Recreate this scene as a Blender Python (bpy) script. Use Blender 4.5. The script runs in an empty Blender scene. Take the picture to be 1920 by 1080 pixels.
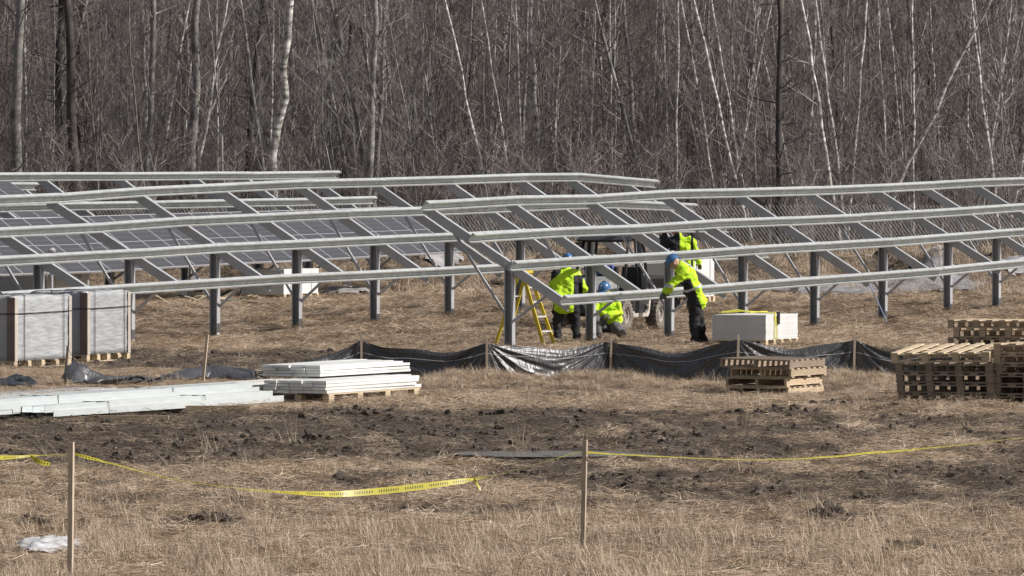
import bpy, bmesh, math, random
import numpy as np
from mathutils import Vector, Matrix
R = math.radians
random.seed(7); rng = np.random.default_rng(7)
SC = bpy.context.scene; COL = SC.collection

# ------------------------------------------------------------------ camera, light, exposure
F = 13500.0; H = 3.33; YH = 323.0           # focal length in 1920-px units, eye height, horizon row
cam = bpy.data.cameras.new('camera'); cam.sensor_width = 36; cam.lens = F/1920*36
cam.shift_y = -(540-YH)/1920; cam.clip_start = 1; cam.clip_end = 3000
co = bpy.data.objects.new('camera', cam); COL.objects.link(co)
co.location = (0, 0, H); co.rotation_euler = (R(90), 0, 0); SC.camera = co
SUN_AZ = Vector((0.982, -0.19)).normalized(); SUN_EL = R(37)
W = bpy.data.worlds.new('World'); SC.world = W; W.use_nodes = True
nt = W.node_tree; sky = nt.nodes.new('ShaderNodeTexSky'); sky.sky_type = 'NISHITA'; sky.sun_disc = False
sky.sun_elevation = SUN_EL; sky.sun_rotation = math.atan2(SUN_AZ.x, SUN_AZ.y); sky.dust_density = 1.5
bg = nt.nodes['Background']; bg.inputs[1].default_value = 0.075
hs = nt.nodes.new('ShaderNodeHueSaturation'); hs.inputs['Saturation'].default_value = .5   # sky colour desaturated for a more neutral fill light
nt.links.new(sky.outputs[0], hs.inputs['Color']); nt.links.new(hs.outputs[0], bg.inputs[0])
sl = bpy.data.lights.new('sun', 'SUN'); sl.energy = 4.9; sl.angle = R(0.5); sl.color = (1, .945, .895)
so = bpy.data.objects.new('sun', sl); COL.objects.link(so)
sd = Vector((SUN_AZ.x*math.cos(SUN_EL), SUN_AZ.y*math.cos(SUN_EL), math.sin(SUN_EL)))
so.rotation_euler = sd.to_track_quat('Z', 'Y').to_euler(); so.location = (60, 0, 60)
SC.view_settings.view_transform = 'Standard'; SC.view_settings.look = 'None'
SC.view_settings.exposure = 0.17; SC.view_settings.gamma = 1
SC.render.engine = 'CYCLES'
SC.cycles.max_bounces = 5

# ------------------------------------------------------------------ noise
def _h(ix, iy, s):
    n = (ix.astype(np.int64)*374761393 + iy.astype(np.int64)*668265263 + s*974634777) & 0xffffffff
    n = ((n ^ (n >> 13))*1274126177) & 0xffffffff
    return ((n ^ (n >> 16)) & 0xffff)/65535.0
def vn(x, y, s=0):
    x = np.asarray(x, float); y = np.asarray(y, float)
    ix = np.floor(x); iy = np.floor(y); fx = x-ix; fy = y-iy
    fx = fx*fx*(3-2*fx); fy = fy*fy*(3-2*fy)
    a = _h(ix, iy, s); b = _h(ix+1, iy, s); c = _h(ix, iy+1, s); d = _h(ix+1, iy+1, s)
    return (a+(b-a)*fx)*(1-fy)+(c+(d-c)*fx)*fy
def fbm(x, y, s=0, o=4):
    t = 0; a = .5; n = 0
    for k in range(o):
        t = t+a*vn(x*2**k, y*2**k, s+k*17); n += a; a *= .5
    return t/n
def sst(a, b, x):
    t = np.clip((np.asarray(x, float)-a)/(b-a), 0, 1); return t*t*(3-2*t)

# ------------------------------------------------------------------ terrain
def zbase(x, d):
    x = np.asarray(x, float); d = np.asarray(d, float)
    xc = np.clip(x, -16, 16)
    z = .40*sst(141, 162, d-.8*xc) + .25*sst(170, 215, d) + .5*sst(215, 300, d)
    return z + 42*sst(300, 560, d)
def bisect_ground(px, py):
    lo, hi = 30.0, 260.0
    for _ in range(50):
        m = (lo+hi)/2; y = YH+(H-float(zbase((px-960)/F*m, m)))*F/m
        if y > py: lo = m
        else: hi = m
    return (px-960)/F*lo, lo
heaps = [(815, 712, .18, .9), (862, 706, .22, .8), (905, 702, .26, 1.0), (955, 706, .24, .9), (1005, 712, .14, .8), (1085, 706, .26, .6), (1125, 704, .28, .7), (1170, 706, .22, .8),
         (1215, 712, .16, .8), (1330, 716, .12, .8), (1580, 702, .25, .9), (1615, 712, .22, .9), (1650, 706, .22, .8), (1660, 730, .15, .8), (560, 715, .08, .8), (1060, 748, .10, .5), (660, 777, .10, .4), (400, 985, .10, .45), (360, 985, .06, .4),
         (1575, 765, .14, .8), (1490, 775, .12, .6), (1700, 768, .12, .9), (105, 990, .14, .55), (60, 985, .08, .45), (950, 790, .1, 1.6), (740, 795, .09, 1.0), (1560, 975, .12, .35), (975, 845, .06, .25), (1700, 1035, .08, .3), (1390, 1035, .08, .2)]
HP = []
for i_, (a, b, h_, r_) in enumerate(heaps):
    if i_ < 15: b += 15; h_ *= .85
    X_, D_ = bisect_ground(a, b); HP.append((X_, D_, h_, r_))
def mudmask(x, d):
    p = 960+F*np.asarray(x)/np.maximum(d, 1); n = .6*fbm(x/1.6, np.asarray(d)/3.2, 5)+.4*fbm(x/4.5, np.asarray(d)/1.3, 6)
    n2 = fbm(x/.35, np.asarray(d)/.9, 9)
    b1 = sst(79, 86, d)*(1-sst(97, 104, d))*(1-.35*sst(1000, 1700, p))
    b1b = sst(67, 74, d)*(1-sst(80, 85, d))*(.42+.28*sst(700, 1300, p))
    b2 = sst(120, 124, d)*(1-sst(130, 137, d))*(.9-.5*sst(650, 1000, p)+.4*sst(1500, 1650, p))
    b3 = sst(60, 63, d)*(1-sst(70, 73, d))*.30+sst(104, 108, d)*(1-sst(136, 142, d))*.18+sst(140, 145, d)*.08
    m = b1*1.06+b1b+b2+b3
    return np.clip((m*1.15+(n-.5)*1.6+(n2-.5)*.9-.28)*1.7, 0, 1)
def bermf(x, d):
    return sst(175, 183, d)*(1-sst(196, 206, d))
def ground(x, d):
    x = np.asarray(x, float); d = np.asarray(d, float)
    m = mudmask(x, d)
    z = zbase(x, d)+.09*(fbm(x/1.7, d/2.4, 21)-.5)+.06*(fbm(x/.38, d/.7, 33, 3)-.5)+.05*sst(100, 112, d)*(fbm(x/.7, d/1.3, 34, 3)-.5)
    z = z+m*(.11*(fbm(x/.3, d/.45, 44, 3)-.45)-.01)
    z = z+bermf(x, d)*np.clip(.15+1.3*(fbm(x/2.2, d/5, 61, 4)-.32), .05, 1)*(.8+.9*fbm(x/.7, d/1.6, 62, 3))*1.15
    hz = 0*z
    for (hx, hd, hh, hr) in HP:
        q = ((x-hx)/hr)**2+((d-hd)/(hr*1.6))**2
        hz = np.maximum(hz, hh*.62*np.exp(-q*2.2)*(.5+fbm(x/.2, d/.3, 71, 2)))
    z = z+hz
    # shallow puddle basin
    q = np.clip(1-((x-.72)/1.75)**2-((d-84.6)/1.05)**2, 0, 1)
    z = z*(1-q**.5)+(-.03)*q**.5
    return z
def gz(x, d): return float(ground(np.array([x]), np.array([d]))[0])
def GP(px, py):
    X_, D_ = bisect_ground(px, py); return Vector((X_, D_, gz(X_, D_)))
def PD(px, py, d): return Vector(((px-960)/F*d, d, H-(py-YH)*d/F))

# ------------------------------------------------------------------ materials
def mat(name, base, rough=.8, metal=0, var=.15, scale=8, col2=None, bump=0, bscale=40, spec=.5, stretch=(1, 1, 1), trans=0):
    m = bpy.data.materials.new(name); m.use_nodes = True; n = m.node_tree; p = n.nodes['Principled BSDF']
    tc = n.nodes.new('ShaderNodeTexCoord'); mp = n.nodes.new('ShaderNodeMapping'); mp.inputs['Scale'].default_value = stretch
    n.links.new(tc.outputs['Object'], mp.inputs[0])
    no = n.nodes.new('ShaderNodeTexNoise'); no.inputs['Scale'].default_value = scale; no.inputs['Detail'].default_value = 6
    n.links.new(mp.outputs[0], no.inputs['Vector'])
    rp = n.nodes.new('ShaderNodeValToRGB'); rp.color_ramp.elements[0].position = .32; rp.color_ramp.elements[1].position = .68
    c2 = col2 or tuple(min(1, c*(1+var)) for c in base); c1 = base if col2 else tuple(c*(1-var) for c in base)
    rp.color_ramp.elements[0].color = (*c1, 1); rp.color_ramp.elements[1].color = (*c2, 1)
    n.links.new(no.outputs[0], rp.inputs[0])
    oi = n.nodes.new('ShaderNodeObjectInfo'); hv = n.nodes.new('ShaderNodeHueSaturation')
    mr = n.nodes.new('ShaderNodeMapRange'); mr.inputs[3].default_value = 1-var*.8; mr.inputs[4].default_value = 1+var*.8
    n.links.new(oi.outputs['Random'], mr.inputs[0]); n.links.new(mr.outputs[0], hv.inputs['Value']); n.links.new(rp.outputs[0], hv.inputs['Color'])
    n.links.new(hv.outputs[0], p.inputs['Base Color'])
    p.inputs['Roughness'].default_value = rough; p.inputs['Metallic'].default_value = metal; p.inputs['Specular IOR Level'].default_value = spec
    if bump:
        b = n.nodes.new('ShaderNodeBump'); b.inputs['Strength'].default_value = bump; b.inputs['Distance'].default_value = .02
        n2 = n.nodes.new('ShaderNodeTexNoise'); n2.inputs['Scale'].default_value = bscale; n2.inputs['Detail'].default_value = 5
        n.links.new(mp.outputs[0], n2.inputs['Vector']); n.links.new(n2.outputs[0], b.inputs['Height']); n.links.new(b.outputs[0], p.inputs['Normal'])
    return m
M = {}
M['galv'] = mat('galvanised_steel', (.42, .44, .43), .42, .25, .08, 5, col2=(.56, .58, .57), bump=.05, bscale=15, stretch=(1, 1, 1))
M['galv_dark'] = mat('galvanised_post_steel', (.42, .425, .44), .5, .2, .08, 4)
M['brace'] = mat('brace_steel', (.42, .425, .44), .5, .2, .1, 5)
M['alu'] = mat('aluminium_frame', (.62, .63, .65), .45, .2, .05, 3)
M['wood'] = mat('pale_pallet_wood', (.40, .31, .21), .8, 0, .22, 6, stretch=(1, 1, 9), bump=.2)
M['wood_old'] = mat('weathered_pallet_wood', (.26, .20, .15), .85, 0, .25, 6, stretch=(1, 1, 9), bump=.2)
M['wood_new'] = mat('fresh_pine_wood', (.54, .43, .29), .75, 0, .15, 7, stretch=(2, 2, 6), bump=.15)
M['stake'] = mat('stake_wood', (.42, .34, .26), .85, 0, .18, 12, stretch=(4, 4, .6), bump=.3)
M['wrap'] = mat('stretch_wrapped_carton', (.30, .31, .32), .25, 0, .14, 5, col2=(.46, .47, .48), stretch=(.6, .6, 5), bump=.4, bscale=9)  # paler stretched bands paint horizontal glints of the wrap into its colour
M['carton'] = mat('white_carton', (.62, .62, .61), .7, 0, .06, 3)
M['carton_side'] = mat('grey_carton_side', (.40, .40, .41), .7, 0, .08, 3)
M['corner'] = mat('brown_corner_board', (.20, .14, .12), .7, 0, .1, 4)
M['corner_pale'] = mat('pale_corner_board', (.42, .38, .33), .7, 0, .1, 4)
M['blackpl'] = mat('black_strap_plastic', (.02, .02, .025), .4, 0, .1, 5)
M['yellowpl'] = mat('yellow_strap_plastic', (.75, .70, .10), .5, 0, .12, 5)
M['silt'] = mat('black_woven_sheet', (.052, .052, .056), .36, 0, .25, 14, bump=.65, bscale=16, spec=.7, stretch=(1.6, 1, .55))
M['fibreglass'] = mat('yellow_fibreglass', (.62, .47, .03), .45, 0, .08, 5)
M['tape'] = mat('yellow_caution_tape', (.78, .72, .06), .4, 0, .08, 5)
M['snow'] = mat('old_dirty_snow', (.34, .33, .32), .7, 0, .3, 5, col2=(.66, .66, .68), bump=.6, bscale=12)
M['snowd'] = mat('very_dirty_snow', (.13, .11, .10), .8, 0, .3, 1.6, col2=(.36, .36, .37), bump=.6, bscale=8)
M['hivis'] = mat('fluorescent_yellow_fabric', (.50, .78, .02), .8, 0, .06, 6, bump=.35, bscale=10)
M['black_cloth'] = mat('black_fabric', (.018, .018, .021), .9, 0, .2, 6, bump=.4, bscale=12)
M['trouser'] = mat('black_work_trousers', (.022, .022, .025), .9, 0, .35, 7, bump=.5, bscale=10)
M['trouser_dusty'] = mat('dusty_trousers', (.11, .11, .11), .9, 0, .4, 7, bump=.5, bscale=10)
M['reflect'] = mat('silver_reflective_band', (.60, .62, .62), .4, .2, .05, 6)
M['hat'] = mat('blue_hard_hat_shell', (.05, .14, .30), .3, 0, .05, 4)
M['skin'] = mat('skin', (.50, .30, .22), .6, 0, .06, 8)
M['glove'] = mat('grey_work_gloves', (.12, .11, .10), .9, 0, .15, 12)
M['boot'] = mat('dark_leather_boots', (.035, .03, .028), .7, 0, .15, 9)
M['tyre'] = mat('dusty_tyre_rubber', (.10, .09, .08), .9, 0, .3, 7, col2=(.22, .19, .16))
M['rim'] = mat('dusty_wheel_rim', (.30, .27, .24), .7, 0, .2, 6)
M['utv_dark'] = mat('black_plastic_bodywork', (.022, .022, .024), .5, 0, .25, 4)
M['utv_dust'] = mat('dust_coated_bodywork', (.42, .385, .33), .8, 0, .25, 5)
M['utv_grey'] = mat('grey_bonnet_plastic', (.27, .27, .26), .6, 0, .2, 4)
M['blue'] = mat('blue_seat_cover', (.03, .05, .20), .7, 0, .2, 6)
M['bark_white'] = mat('white_birch_bark', (.12, .11, .10), .9, 0, .2, 2.0, col2=(.78, .76, .72), stretch=(1, 1, 3.2), bump=.3, bscale=20)
M['bark_grey'] = mat('grey_aspen_bark', (.10, .095, .088), .9, 0, .25, 1.7, col2=(.34, .325, .305), stretch=(1, 1, 1.6), bump=.4, bscale=20)
M['bark_dark'] = mat('dark_trunk_bark', (.030, .026, .024), .95, 0, .2, 3, col2=(.085, .075, .068), stretch=(1, 1, .5), bump=.5)
M['twig'] = mat('grey_brown_twigs', (.125, .108, .102), .9, 0, .4, 3, col2=(.31, .275, .258))
M['twig_red'] = mat('reddish_brown_twigs', (.085, .068, .063), .9, 0, .4, 3, col2=(.20, .165, .152))
M['wire'] = mat('galvanised_wire', (.30, .30, .29), .5, .3, .1, 3)
M['clod'] = mat('mud_clod', (.070, .054, .043), .9, 0, .3, 6, bump=.6)
M['water'] = mat('muddy_puddle_water', (.13, .122, .118), .12, 0, .1, 3)
M['rope'] = mat('blue_white_rope', (.35, .40, .62), .7, 0, .1, 20)
M['debris'] = mat('split_scrap_wood', (.45, .38, .27), .85, 0, .25, 7)
M['green'] = mat('dark_green_tarp', (.05, .09, .07), .6, 0, .2, 6)

def ground_mat():
    m = bpy.data.materials.new('field_ground'); m.use_nodes = True; n = m.node_tree; p = n.nodes['Principled BSDF']
    g = n.nodes.new('ShaderNodeNewGeometry')
    def noise(sc, de=8, st=(1, 1, 1)):
        mp = n.nodes.new('ShaderNodeMapping'); mp.inputs['Scale'].default_value = st; n.links.new(g.outputs['Position'], mp.inputs[0])
        t = n.nodes.new('ShaderNodeTexNoise'); t.inputs['Scale'].default_value = sc; t.inputs['Detail'].default_value = de; n.links.new(mp.outputs[0], t.inputs['Vector']); return t
    def ramp(t, *st):
        r = n.nodes.new('ShaderNodeValToRGB'); e = r.color_ramp.elements
        e[0].position, e[0].color = st[0][0], (*st[0][1], 1); e[1].position, e[1].color = st[-1][0], (*st[-1][1], 1)
        for s in st[1:-1]: k = e.new(s[0]); k.color = (*s[1], 1)
        n.links.new(t.outputs[0], r.inputs[0]); return r
    straw = ramp(noise(9, 8, (1, .35, 1)), (.3, (.065, .048, .036)), (.5, (.17, .127, .09)), (.7, (.33, .255, .18)))
    mud = ramp(noise(14, 6), (.3, (.038, .029, .023)), (.55, (.088, .068, .053)), (.75, (.165, .13, .10)))
    a = n.nodes.new('ShaderNodeAttribute'); a.attribute_name = 'mud'
    mx = n.nodes.new('ShaderNodeMixRGB'); n.links.new(a.outputs['Fac'], mx.inputs[0]); n.links.new(straw.outputs[0], mx.inputs[1]); n.links.new(mud.outputs[0], mx.inputs[2])
    n.links.new(mx.outputs[0], p.inputs['Base Color']); p.inputs['Roughness'].default_value = .95; p.inputs['Specular IOR Level'].default_value = .2
    b = n.nodes.new('ShaderNodeBump'); b.inputs['Strength'].default_value = .8; b.inputs['Distance'].default_value = .05
    n.links.new(noise(25, 6).outputs[0], b.inputs['Height']); n.links.new(b.outputs[0], p.inputs['Normal'])
    return m
def straw_mat(name, c1, c2, c3):
    m = bpy.data.materials.new(name); m.use_nodes = True; n = m.node_tree; p = n.nodes['Principled BSDF']
    a = n.nodes.new('ShaderNodeAttribute'); a.attribute_name = 'tone'; oi = n.nodes.new('ShaderNodeObjectInfo')
    ma = n.nodes.new('ShaderNodeMath'); ma.operation = 'MULTIPLY_ADD'; ma.inputs[1].default_value = .45
    mb_ = n.nodes.new('ShaderNodeMath'); mb_.operation = 'MULTIPLY'; mb_.inputs[1].default_value = .55
    n.links.new(oi.outputs['Random'], ma.inputs[0]); n.links.new(a.outputs['Fac'], mb_.inputs[0]); n.links.new(mb_.outputs[0], ma.inputs[2])
    r = n.nodes.new('ShaderNodeValToRGB'); e = r.color_ramp.elements; e[0].color = (*c1, 1); e[1].color = (*c3, 1); k = e.new(.5); k.color = (*c2, 1)
    n.links.new(ma.outputs[0], r.inputs[0]); n.links.new(r.outputs[0], p.inputs['Base Color'])
    p.inputs['Roughness'].default_value = .75; p.inputs['Specular IOR Level'].default_value = .3
    return m
M['straw'] = straw_mat('dry_straw', (.10, .072, .050), (.39, .292, .200), (.78, .635, .475))
M['straw_pale'] = straw_mat('pale_dead_grass', (.18, .135, .095), (.46, .36, .26), (.82, .69, .53))
M['straw_dark'] = straw_mat('muddy_straw', (.04, .030, .024), (.12, .09, .066), (.42, .33, .24))

# ------------------------------------------------------------------ object helpers
def tag(o, label=None, cat=None, group=None, kind=None):
    for k, v_ in (('label', label), ('category', cat), ('group', group), ('kind', kind)):
        if v_: o[k] = v_
    return o
def empty(name, loc, rz=0, label=None, cat=None, group=None, rot=None):
    o = bpy.data.objects.new(name, None); COL.objects.link(o); o.location = loc; o.empty_display_size = .2
    o.rotation_euler = rot or (0, 0, rz); return tag(o, label, cat, group)
class MB:
    def __init__(s): s.v = []; s.f = []; s.m = []; s.smooth = False
    def add(s, vs, fs, mi=0):
        k = len(s.v); s.v += [tuple(p) for p in vs]; s.f += [tuple(i+k for i in q) for q in fs]; s.m += [mi]*len(fs); return s
    def box(s, x0, x1, y0, y1, z0, z1, mi=0, T=None):
        vs = [Vector((x, y, z)) for x in (x0, x1) for y in (y0, y1) for z in (z0, z1)]
        if T is not None: vs = [T @ p for p in vs]
        return s.add(vs, [(0, 1, 3, 2), (4, 6, 7, 5), (0, 4, 5, 1), (2, 3, 7, 6), (0, 2, 6, 4), (1, 5, 7, 3)], mi)
    def ext(s, p, q, ax, ay, prof, mi=0):
        """extrude a closed 2-D outline (in axes ax, ay) from p to q"""
        p = Vector(p); q = Vector(q); n = len(prof)
        vs = [p+ax*a+ay*b for a, b in prof]+[q+ax*a+ay*b for a, b in prof]
        fs = [(i, (i+1) % n, n+(i+1) % n, n+i) for i in range(n)]+[tuple(range(n-1, -1, -1)), tuple(range(n, 2*n))]
        return s.add(vs, fs, mi)
    def bar(s, p, q, w, h, up=Vector((0, 0, 1)), mi=0):
        p = Vector(p); q = Vector(q); d = (q-p).normalized(); a = d.cross(up)
        if a.length < 1e-4: a = Vector((1, 0, 0))
        a.normalize(); b = a.cross(d)
        return s.ext(p, q, a, b, [(-w/2, -h/2), (w/2, -h/2), (w/2, h/2), (-w/2, h/2)], mi)
    def tube(s, pts, rad, n=6, mi=0, cap=True):
        pts = [Vector(p) for p in pts]; k = len(s.v)
        if not hasattr(rad, '__len__'): rad = [rad]*len(pts)
        ref = Vector((.12, .31, .94)); d0 = (pts[-1]-pts[0]).normalized()
        if abs(d0.dot(ref)) > .95: ref = Vector((1, 0, 0))
        for i, p in enumerate(pts):
            d = (pts[min(i+1, len(pts)-1)]-pts[max(i-1, 0)]).normalized(); a = d.cross(ref).normalized(); b = d.cross(a)
            for j in range(n):
                t = 2*math.pi*j/n; s.v.append(tuple(p+(a*math.cos(t)+b*math.sin(t))*rad[i]))
        for i in range(len(pts)-1):
            for j in range(n):
                s.f.append((k+i*n+j, k+i*n+(j+1) % n, k+(i+1)*n+(j+1) % n, k+(i+1)*n+j)); s.m.append(mi)
        if cap:
            s.f.append(tuple(k+j for j in range(n-1, -1, -1))); s.f.append(tuple(k+(len(pts)-1)*n+j for j in range(n))); s.m += [mi]*2
        return s
    def mesh(s, name, mats, smooth=False):
        me = bpy.data.meshes.new(name); me.from_pydata(s.v, [], s.f)
        for m_ in (mats if isinstance(mats, (list, tuple)) else [mats]): me.materials.append(m_)
        me.polygons.foreach_set('material_index', s.m)
        if smooth: me.polygons.foreach_set('use_smooth', [True]*len(me.polygons))
        me.update(); return me
    def obj(s, name, mats, parent=None, smooth=False, off=None):
        if off is not None: s.v = [(a-off[0], b-off[1], c-off[2]) for a, b, c in s.v]
        return link(name, s.mesh(name, mats, smooth), parent)
def link(name, me, parent=None, loc=None, mw=None):
    o = bpy.data.objects.new(name, me); COL.objects.link(o)
    if parent is not None: o.parent = parent
    if loc is not None: o.location = loc
    if mw is not None: o.matrix_basis = mw
    return o
def kids(o): return [c for c in o.children]
def copy_tree(o, parent=None):
    c = o.copy(); COL.objects.link(c); c.parent = parent
    for ch in list(o.children): copy_tree(ch, c)
    return c

U3 = Vector((.39, .9208, 0)); V3 = Vector((.9208, -.39, 0)); RZ = math.atan2(-.39, .9208)    # row axis and down-slope axis

# ------------------------------------------------------------------ ground sheet
def build_ground():
    xs = np.concatenate([[-900, -500, -250, -120, -60, -38, -30], np.arange(-26, 26.01, .14), [30, 38, 60, 120, 250, 500, 900]])
    ds = np.concatenate([[-300, -100, 0, 25, 40, 50], np.arange(54, 140, .16), np.arange(140, 215, .24), np.arange(215, 320, 3), [330, 360, 400, 450, 520, 600, 800, 1400]])
    Xg, Dg = np.meshgrid(xs, ds); Z = ground(Xg, Dg); mm = mudmask(Xg, Dg)
    mm = np.where(Dg > 214, .5, mm); bf = bermf(Xg, Dg); mm = np.clip(mm+bf*(fbm(Xg/.9, Dg/2, 81)-.25)*2.2, 0, 1)
    n, k = Xg.shape; me = bpy.data.meshes.new('ground'); co_ = np.stack([Xg, Dg, Z], -1).reshape(-1, 3)
    i = np.arange((n-1)*k).reshape(n-1, k)[:, :-1].ravel(); q = np.stack([i, i+1, i+1+k, i+k], 1)
    me.vertices.add(n*k); me.vertices.foreach_set('co', co_.astype(np.float32).ravel())
    me.loops.add(q.size); me.loops.foreach_set('vertex_index', q.ravel().astype(np.int32))
    me.polygons.add(len(q)); me.polygons.foreach_set('loop_start', (np.arange(len(q))*4).astype(np.int32))
    me.polygons.foreach_set('loop_total', np.full(len(q), 4, np.int32))
    me.update(calc_edges=True); me.validate()
    at = me.attributes.new('mud', 'FLOAT', 'POINT'); at.data.foreach_set('value', mm.ravel().astype(np.float32))
    me.materials.append(ground_mat()); me.polygons.foreach_set('use_smooth', [True]*len(me.polygons))
    tag(link('ground', me), kind='structure')
build_ground()

# ------------------------------------------------------------------ scatter by geometry nodes
SRC = bpy.data.collections.new('scatter_sources')
def src_obj(name, me):
    o = bpy.data.objects.new(name, me); o['kind'] = 'stuff'; return o
def scatter(name, pts, rots, scl, meshes):
    c = bpy.data.collections.new(name+'_source')
    for i, me in enumerate(meshes): c.objects.link(src_obj(f'{name}_clump', me))
    me = bpy.data.meshes.new(name); me.from_pydata([tuple(p) for p in pts], [], [])
    a = me.attributes.new('rot', 'FLOAT_VECTOR', 'POINT'); a.data.foreach_set('vector', np.asarray(rots, np.float32).ravel())
    a = me.attributes.new('scl', 'FLOAT_VECTOR', 'POINT'); a.data.foreach_set('vector', np.asarray(scl, np.float32).ravel())
    a = me.attributes.new('idx', 'INT', 'POINT'); a.data.foreach_set('value', rng.integers(0, len(meshes), len(pts)).astype(np.int32))
    o = link(name, me); tag(o, kind='stuff')
    g = bpy.data.node_groups.new(name, 'GeometryNodeTree')
    g.interface.new_socket('Geometry', in_out='INPUT', socket_type='NodeSocketGeometry'); g.interface.new_socket('Geometry', in_out='OUTPUT', socket_type='NodeSocketGeometry')
    N = g.nodes.new; gi = N('NodeGroupInput'); go = N('NodeGroupOutput'); ip = N('GeometryNodeInstanceOnPoints'); ci = N('GeometryNodeCollectionInfo')
    ci.inputs['Collection'].default_value = c; ci.inputs['Separate Children'].default_value = True; ci.inputs['Reset Children'].default_value = True
    ip.inputs['Pick Instance'].default_value = True
    def at(nm, ty):
        q = N('GeometryNodeInputNamedAttribute'); q.data_type = ty; q.inputs['Name'].default_value = nm; return q.outputs[0]
    L = g.links.new; L(gi.outputs[0], ip.inputs['Points']); L(ci.outputs[0], ip.inputs['Instance']); L(at('idx', 'INT'), ip.inputs['Instance Index'])
    er = N('FunctionNodeEulerToRotation'); L(at('rot', 'FLOAT_VECTOR'), er.inputs[0]); L(er.outputs[0], ip.inputs['Rotation'])
    L(at('scl', 'FLOAT_VECTOR'), ip.inputs['Scale']); L(ip.outputs[0], go.inputs[0])
    md = o.modifiers.new('scatter', 'NODES'); md.node_group = g
    return o
def blades(n, rad, lmin, lmax, upright, w, mat_, seed, curl=.5):
    r = random.Random(seed); vs = []; fs = []; tone = []
    for _ in range(n):
        a = r.uniform(0, 6.283); q = rad*math.sqrt(r.random()); p = Vector((q*math.cos(a), q*math.sin(a), -.01))
        L = r.uniform(lmin, lmax); az = r.uniform(0, 6.283); el = R(r.uniform(*upright)); t = r.random(); ww = w*r.uniform(.6, 1.3)
        side = Vector((-math.sin(az), math.cos(az), r.uniform(-.5, .5))).normalized(); k = len(vs); e = el
        if upright[1] < 45: p.z = r.uniform(-.01, .035)
        for j in range(4):
            wj = ww*(1-.28*j) if j < 3 else 0
            vs += [tuple(p-side*wj/2), tuple(p+side*wj/2)] if j < 3 else [tuple(p)]
            tone += [t]*(2 if j < 3 else 1)
            d = Vector((math.cos(az)*math.cos(e), math.sin(az)*math.cos(e), math.sin(e))); p = p+d*L/3; e -= curl*r.uniform(.0, 1.2); az += r.uniform(-.4, .4)
        fs += [(k, k+1, k+3, k+2), (k+2, k+3, k+5, k+4), (k+4, k+5, k+6)]
    me = bpy.data.meshes.new('straw'); me.from_pydata(vs, [], fs); a = me.attributes.new('tone', 'FLOAT', 'POINT'); a.data.foreach_set('value', tone)
    me.materials.append(mat_); return me
def points(n, d0, d1, keep, pw=1.0, margin=1.05):
    d = d0+(d1-d0)*rng.random(n)**pw; x = (rng.random(n)*2-1)*(960/F*d*margin+.3)
    m = rng.random(n) < keep(x, d); return x[m], d[m]
def scat_ground(name, x, d, meshes, smin, smax, tilt=.15, dz=0, zs=1):
    n = len(x); z = ground(x, d)+dz
    rot = np.stack([rng.normal(0, tilt, n), rng.normal(0, tilt, n), rng.random(n)*6.28], 1); s = smin+(smax-smin)*rng.random(n)
    return scatter(name, np.stack([x, d, z], 1), rot, np.stack([s, s, s*zs], 1), meshes)
flat = [blades(70, .24, .08, .28, (-6, 15), .0052, M['straw'], 10+i, .25) for i in range(5)]
flat_dark = [blades(44, .24, .06, .24, (-6, 15), .006, M['straw_dark'], 30+i, .25) for i in range(4)]
tuft = [blades(40, .13, .12, .32, (35, 88), .0048, M['straw_pale'], 50+i, .3) for i in range(5)]
tall = [blades(18, .12, .25, .50, (50, 88), .0045, M['straw_pale'], 70+i, .16) for i in range(4)]
SNX, SND = GP(98, 1024)[:2]
nosnow = lambda x, d: ((x-SNX)/.25)**2+((d-SND+.6)/1.5)**2 > 1
def kf(x, d):
    return nosnow(x, d)*np.clip((1-mudmask(x, d))**1.3, 0.03, 1)*(.45+.55*sst(.35, .6, fbm(x/.8, d/2.0, 91)))
pud = lambda x, d: (((x-.72)/1.65)**2+((d-84.6)/1.0)**2 > 1)
strip = lambda d: sst(105, 108, d)*(1-sst(121, 123, d))
x, d = points(52000, 56, 140, lambda x, d: kf(x, d)*pud(x, d)*(1-strip(d))); scat_ground('dry_grass', x, d, flat, .65, 1.35, .12)
x, d = points(52000, 104, 124, lambda x, d: kf(x, d)*.55*strip(d)); scat_ground('trampled_grass', x, d, flat, .3, .75, .08)
x, d = points(26000, 138, 216, lambda x, d: kf(x, d)*(1-.7*bermf(x, d))); scat_ground('far_dry_grass', x, d, flat, .9, 1.7)
x, d = points(16000, 56, 140, lambda x, d: np.clip(mudmask(x, d)*.9, 0, .8)*pud(x, d)); scat_ground('muddy_straw_litter', x, d, flat_dark, .6, 1.2)
nearz = lambda x, d: (1-sst(63, 74, d))*1.0+.13+.05*sst(99, 106, d)
x, d = points(19000, 56, 140, lambda x, d: nosnow(x, d)*nearz(x, d)*np.clip(1.1-1.3*mudmask(x, d), 0, 1)*sst(.35, .62, fbm(x/.5, d/1.6, 95))); scat_ground('grass_tufts', x, d, tuft, .5, 1.05)
x, d = points(5500, 56, 122, lambda x, d: nosnow(x, d)*((1-sst(62, 69, d))*.9+.03)*sst(.5, .7, fbm(x/.45, d/1.4, 97))); scat_ground('tall_dead_grass', x, d, tall, .5, .95)
# straw piled on the heaps along the silt fence
hx = []; hd = []
for (a, b, hh, hr) in HP[:14]:
    n = int(260*hr*hh/.2); hx.append(a+rng.normal(0, hr*.5, n)); hd.append(b+rng.normal(0, hr*.7, n))
hx = np.concatenate(hx); hd = np.concatenate(hd); scat_ground('piled_straw', hx, hd, flat+tuft[:2], .35, .7, .35)
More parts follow.
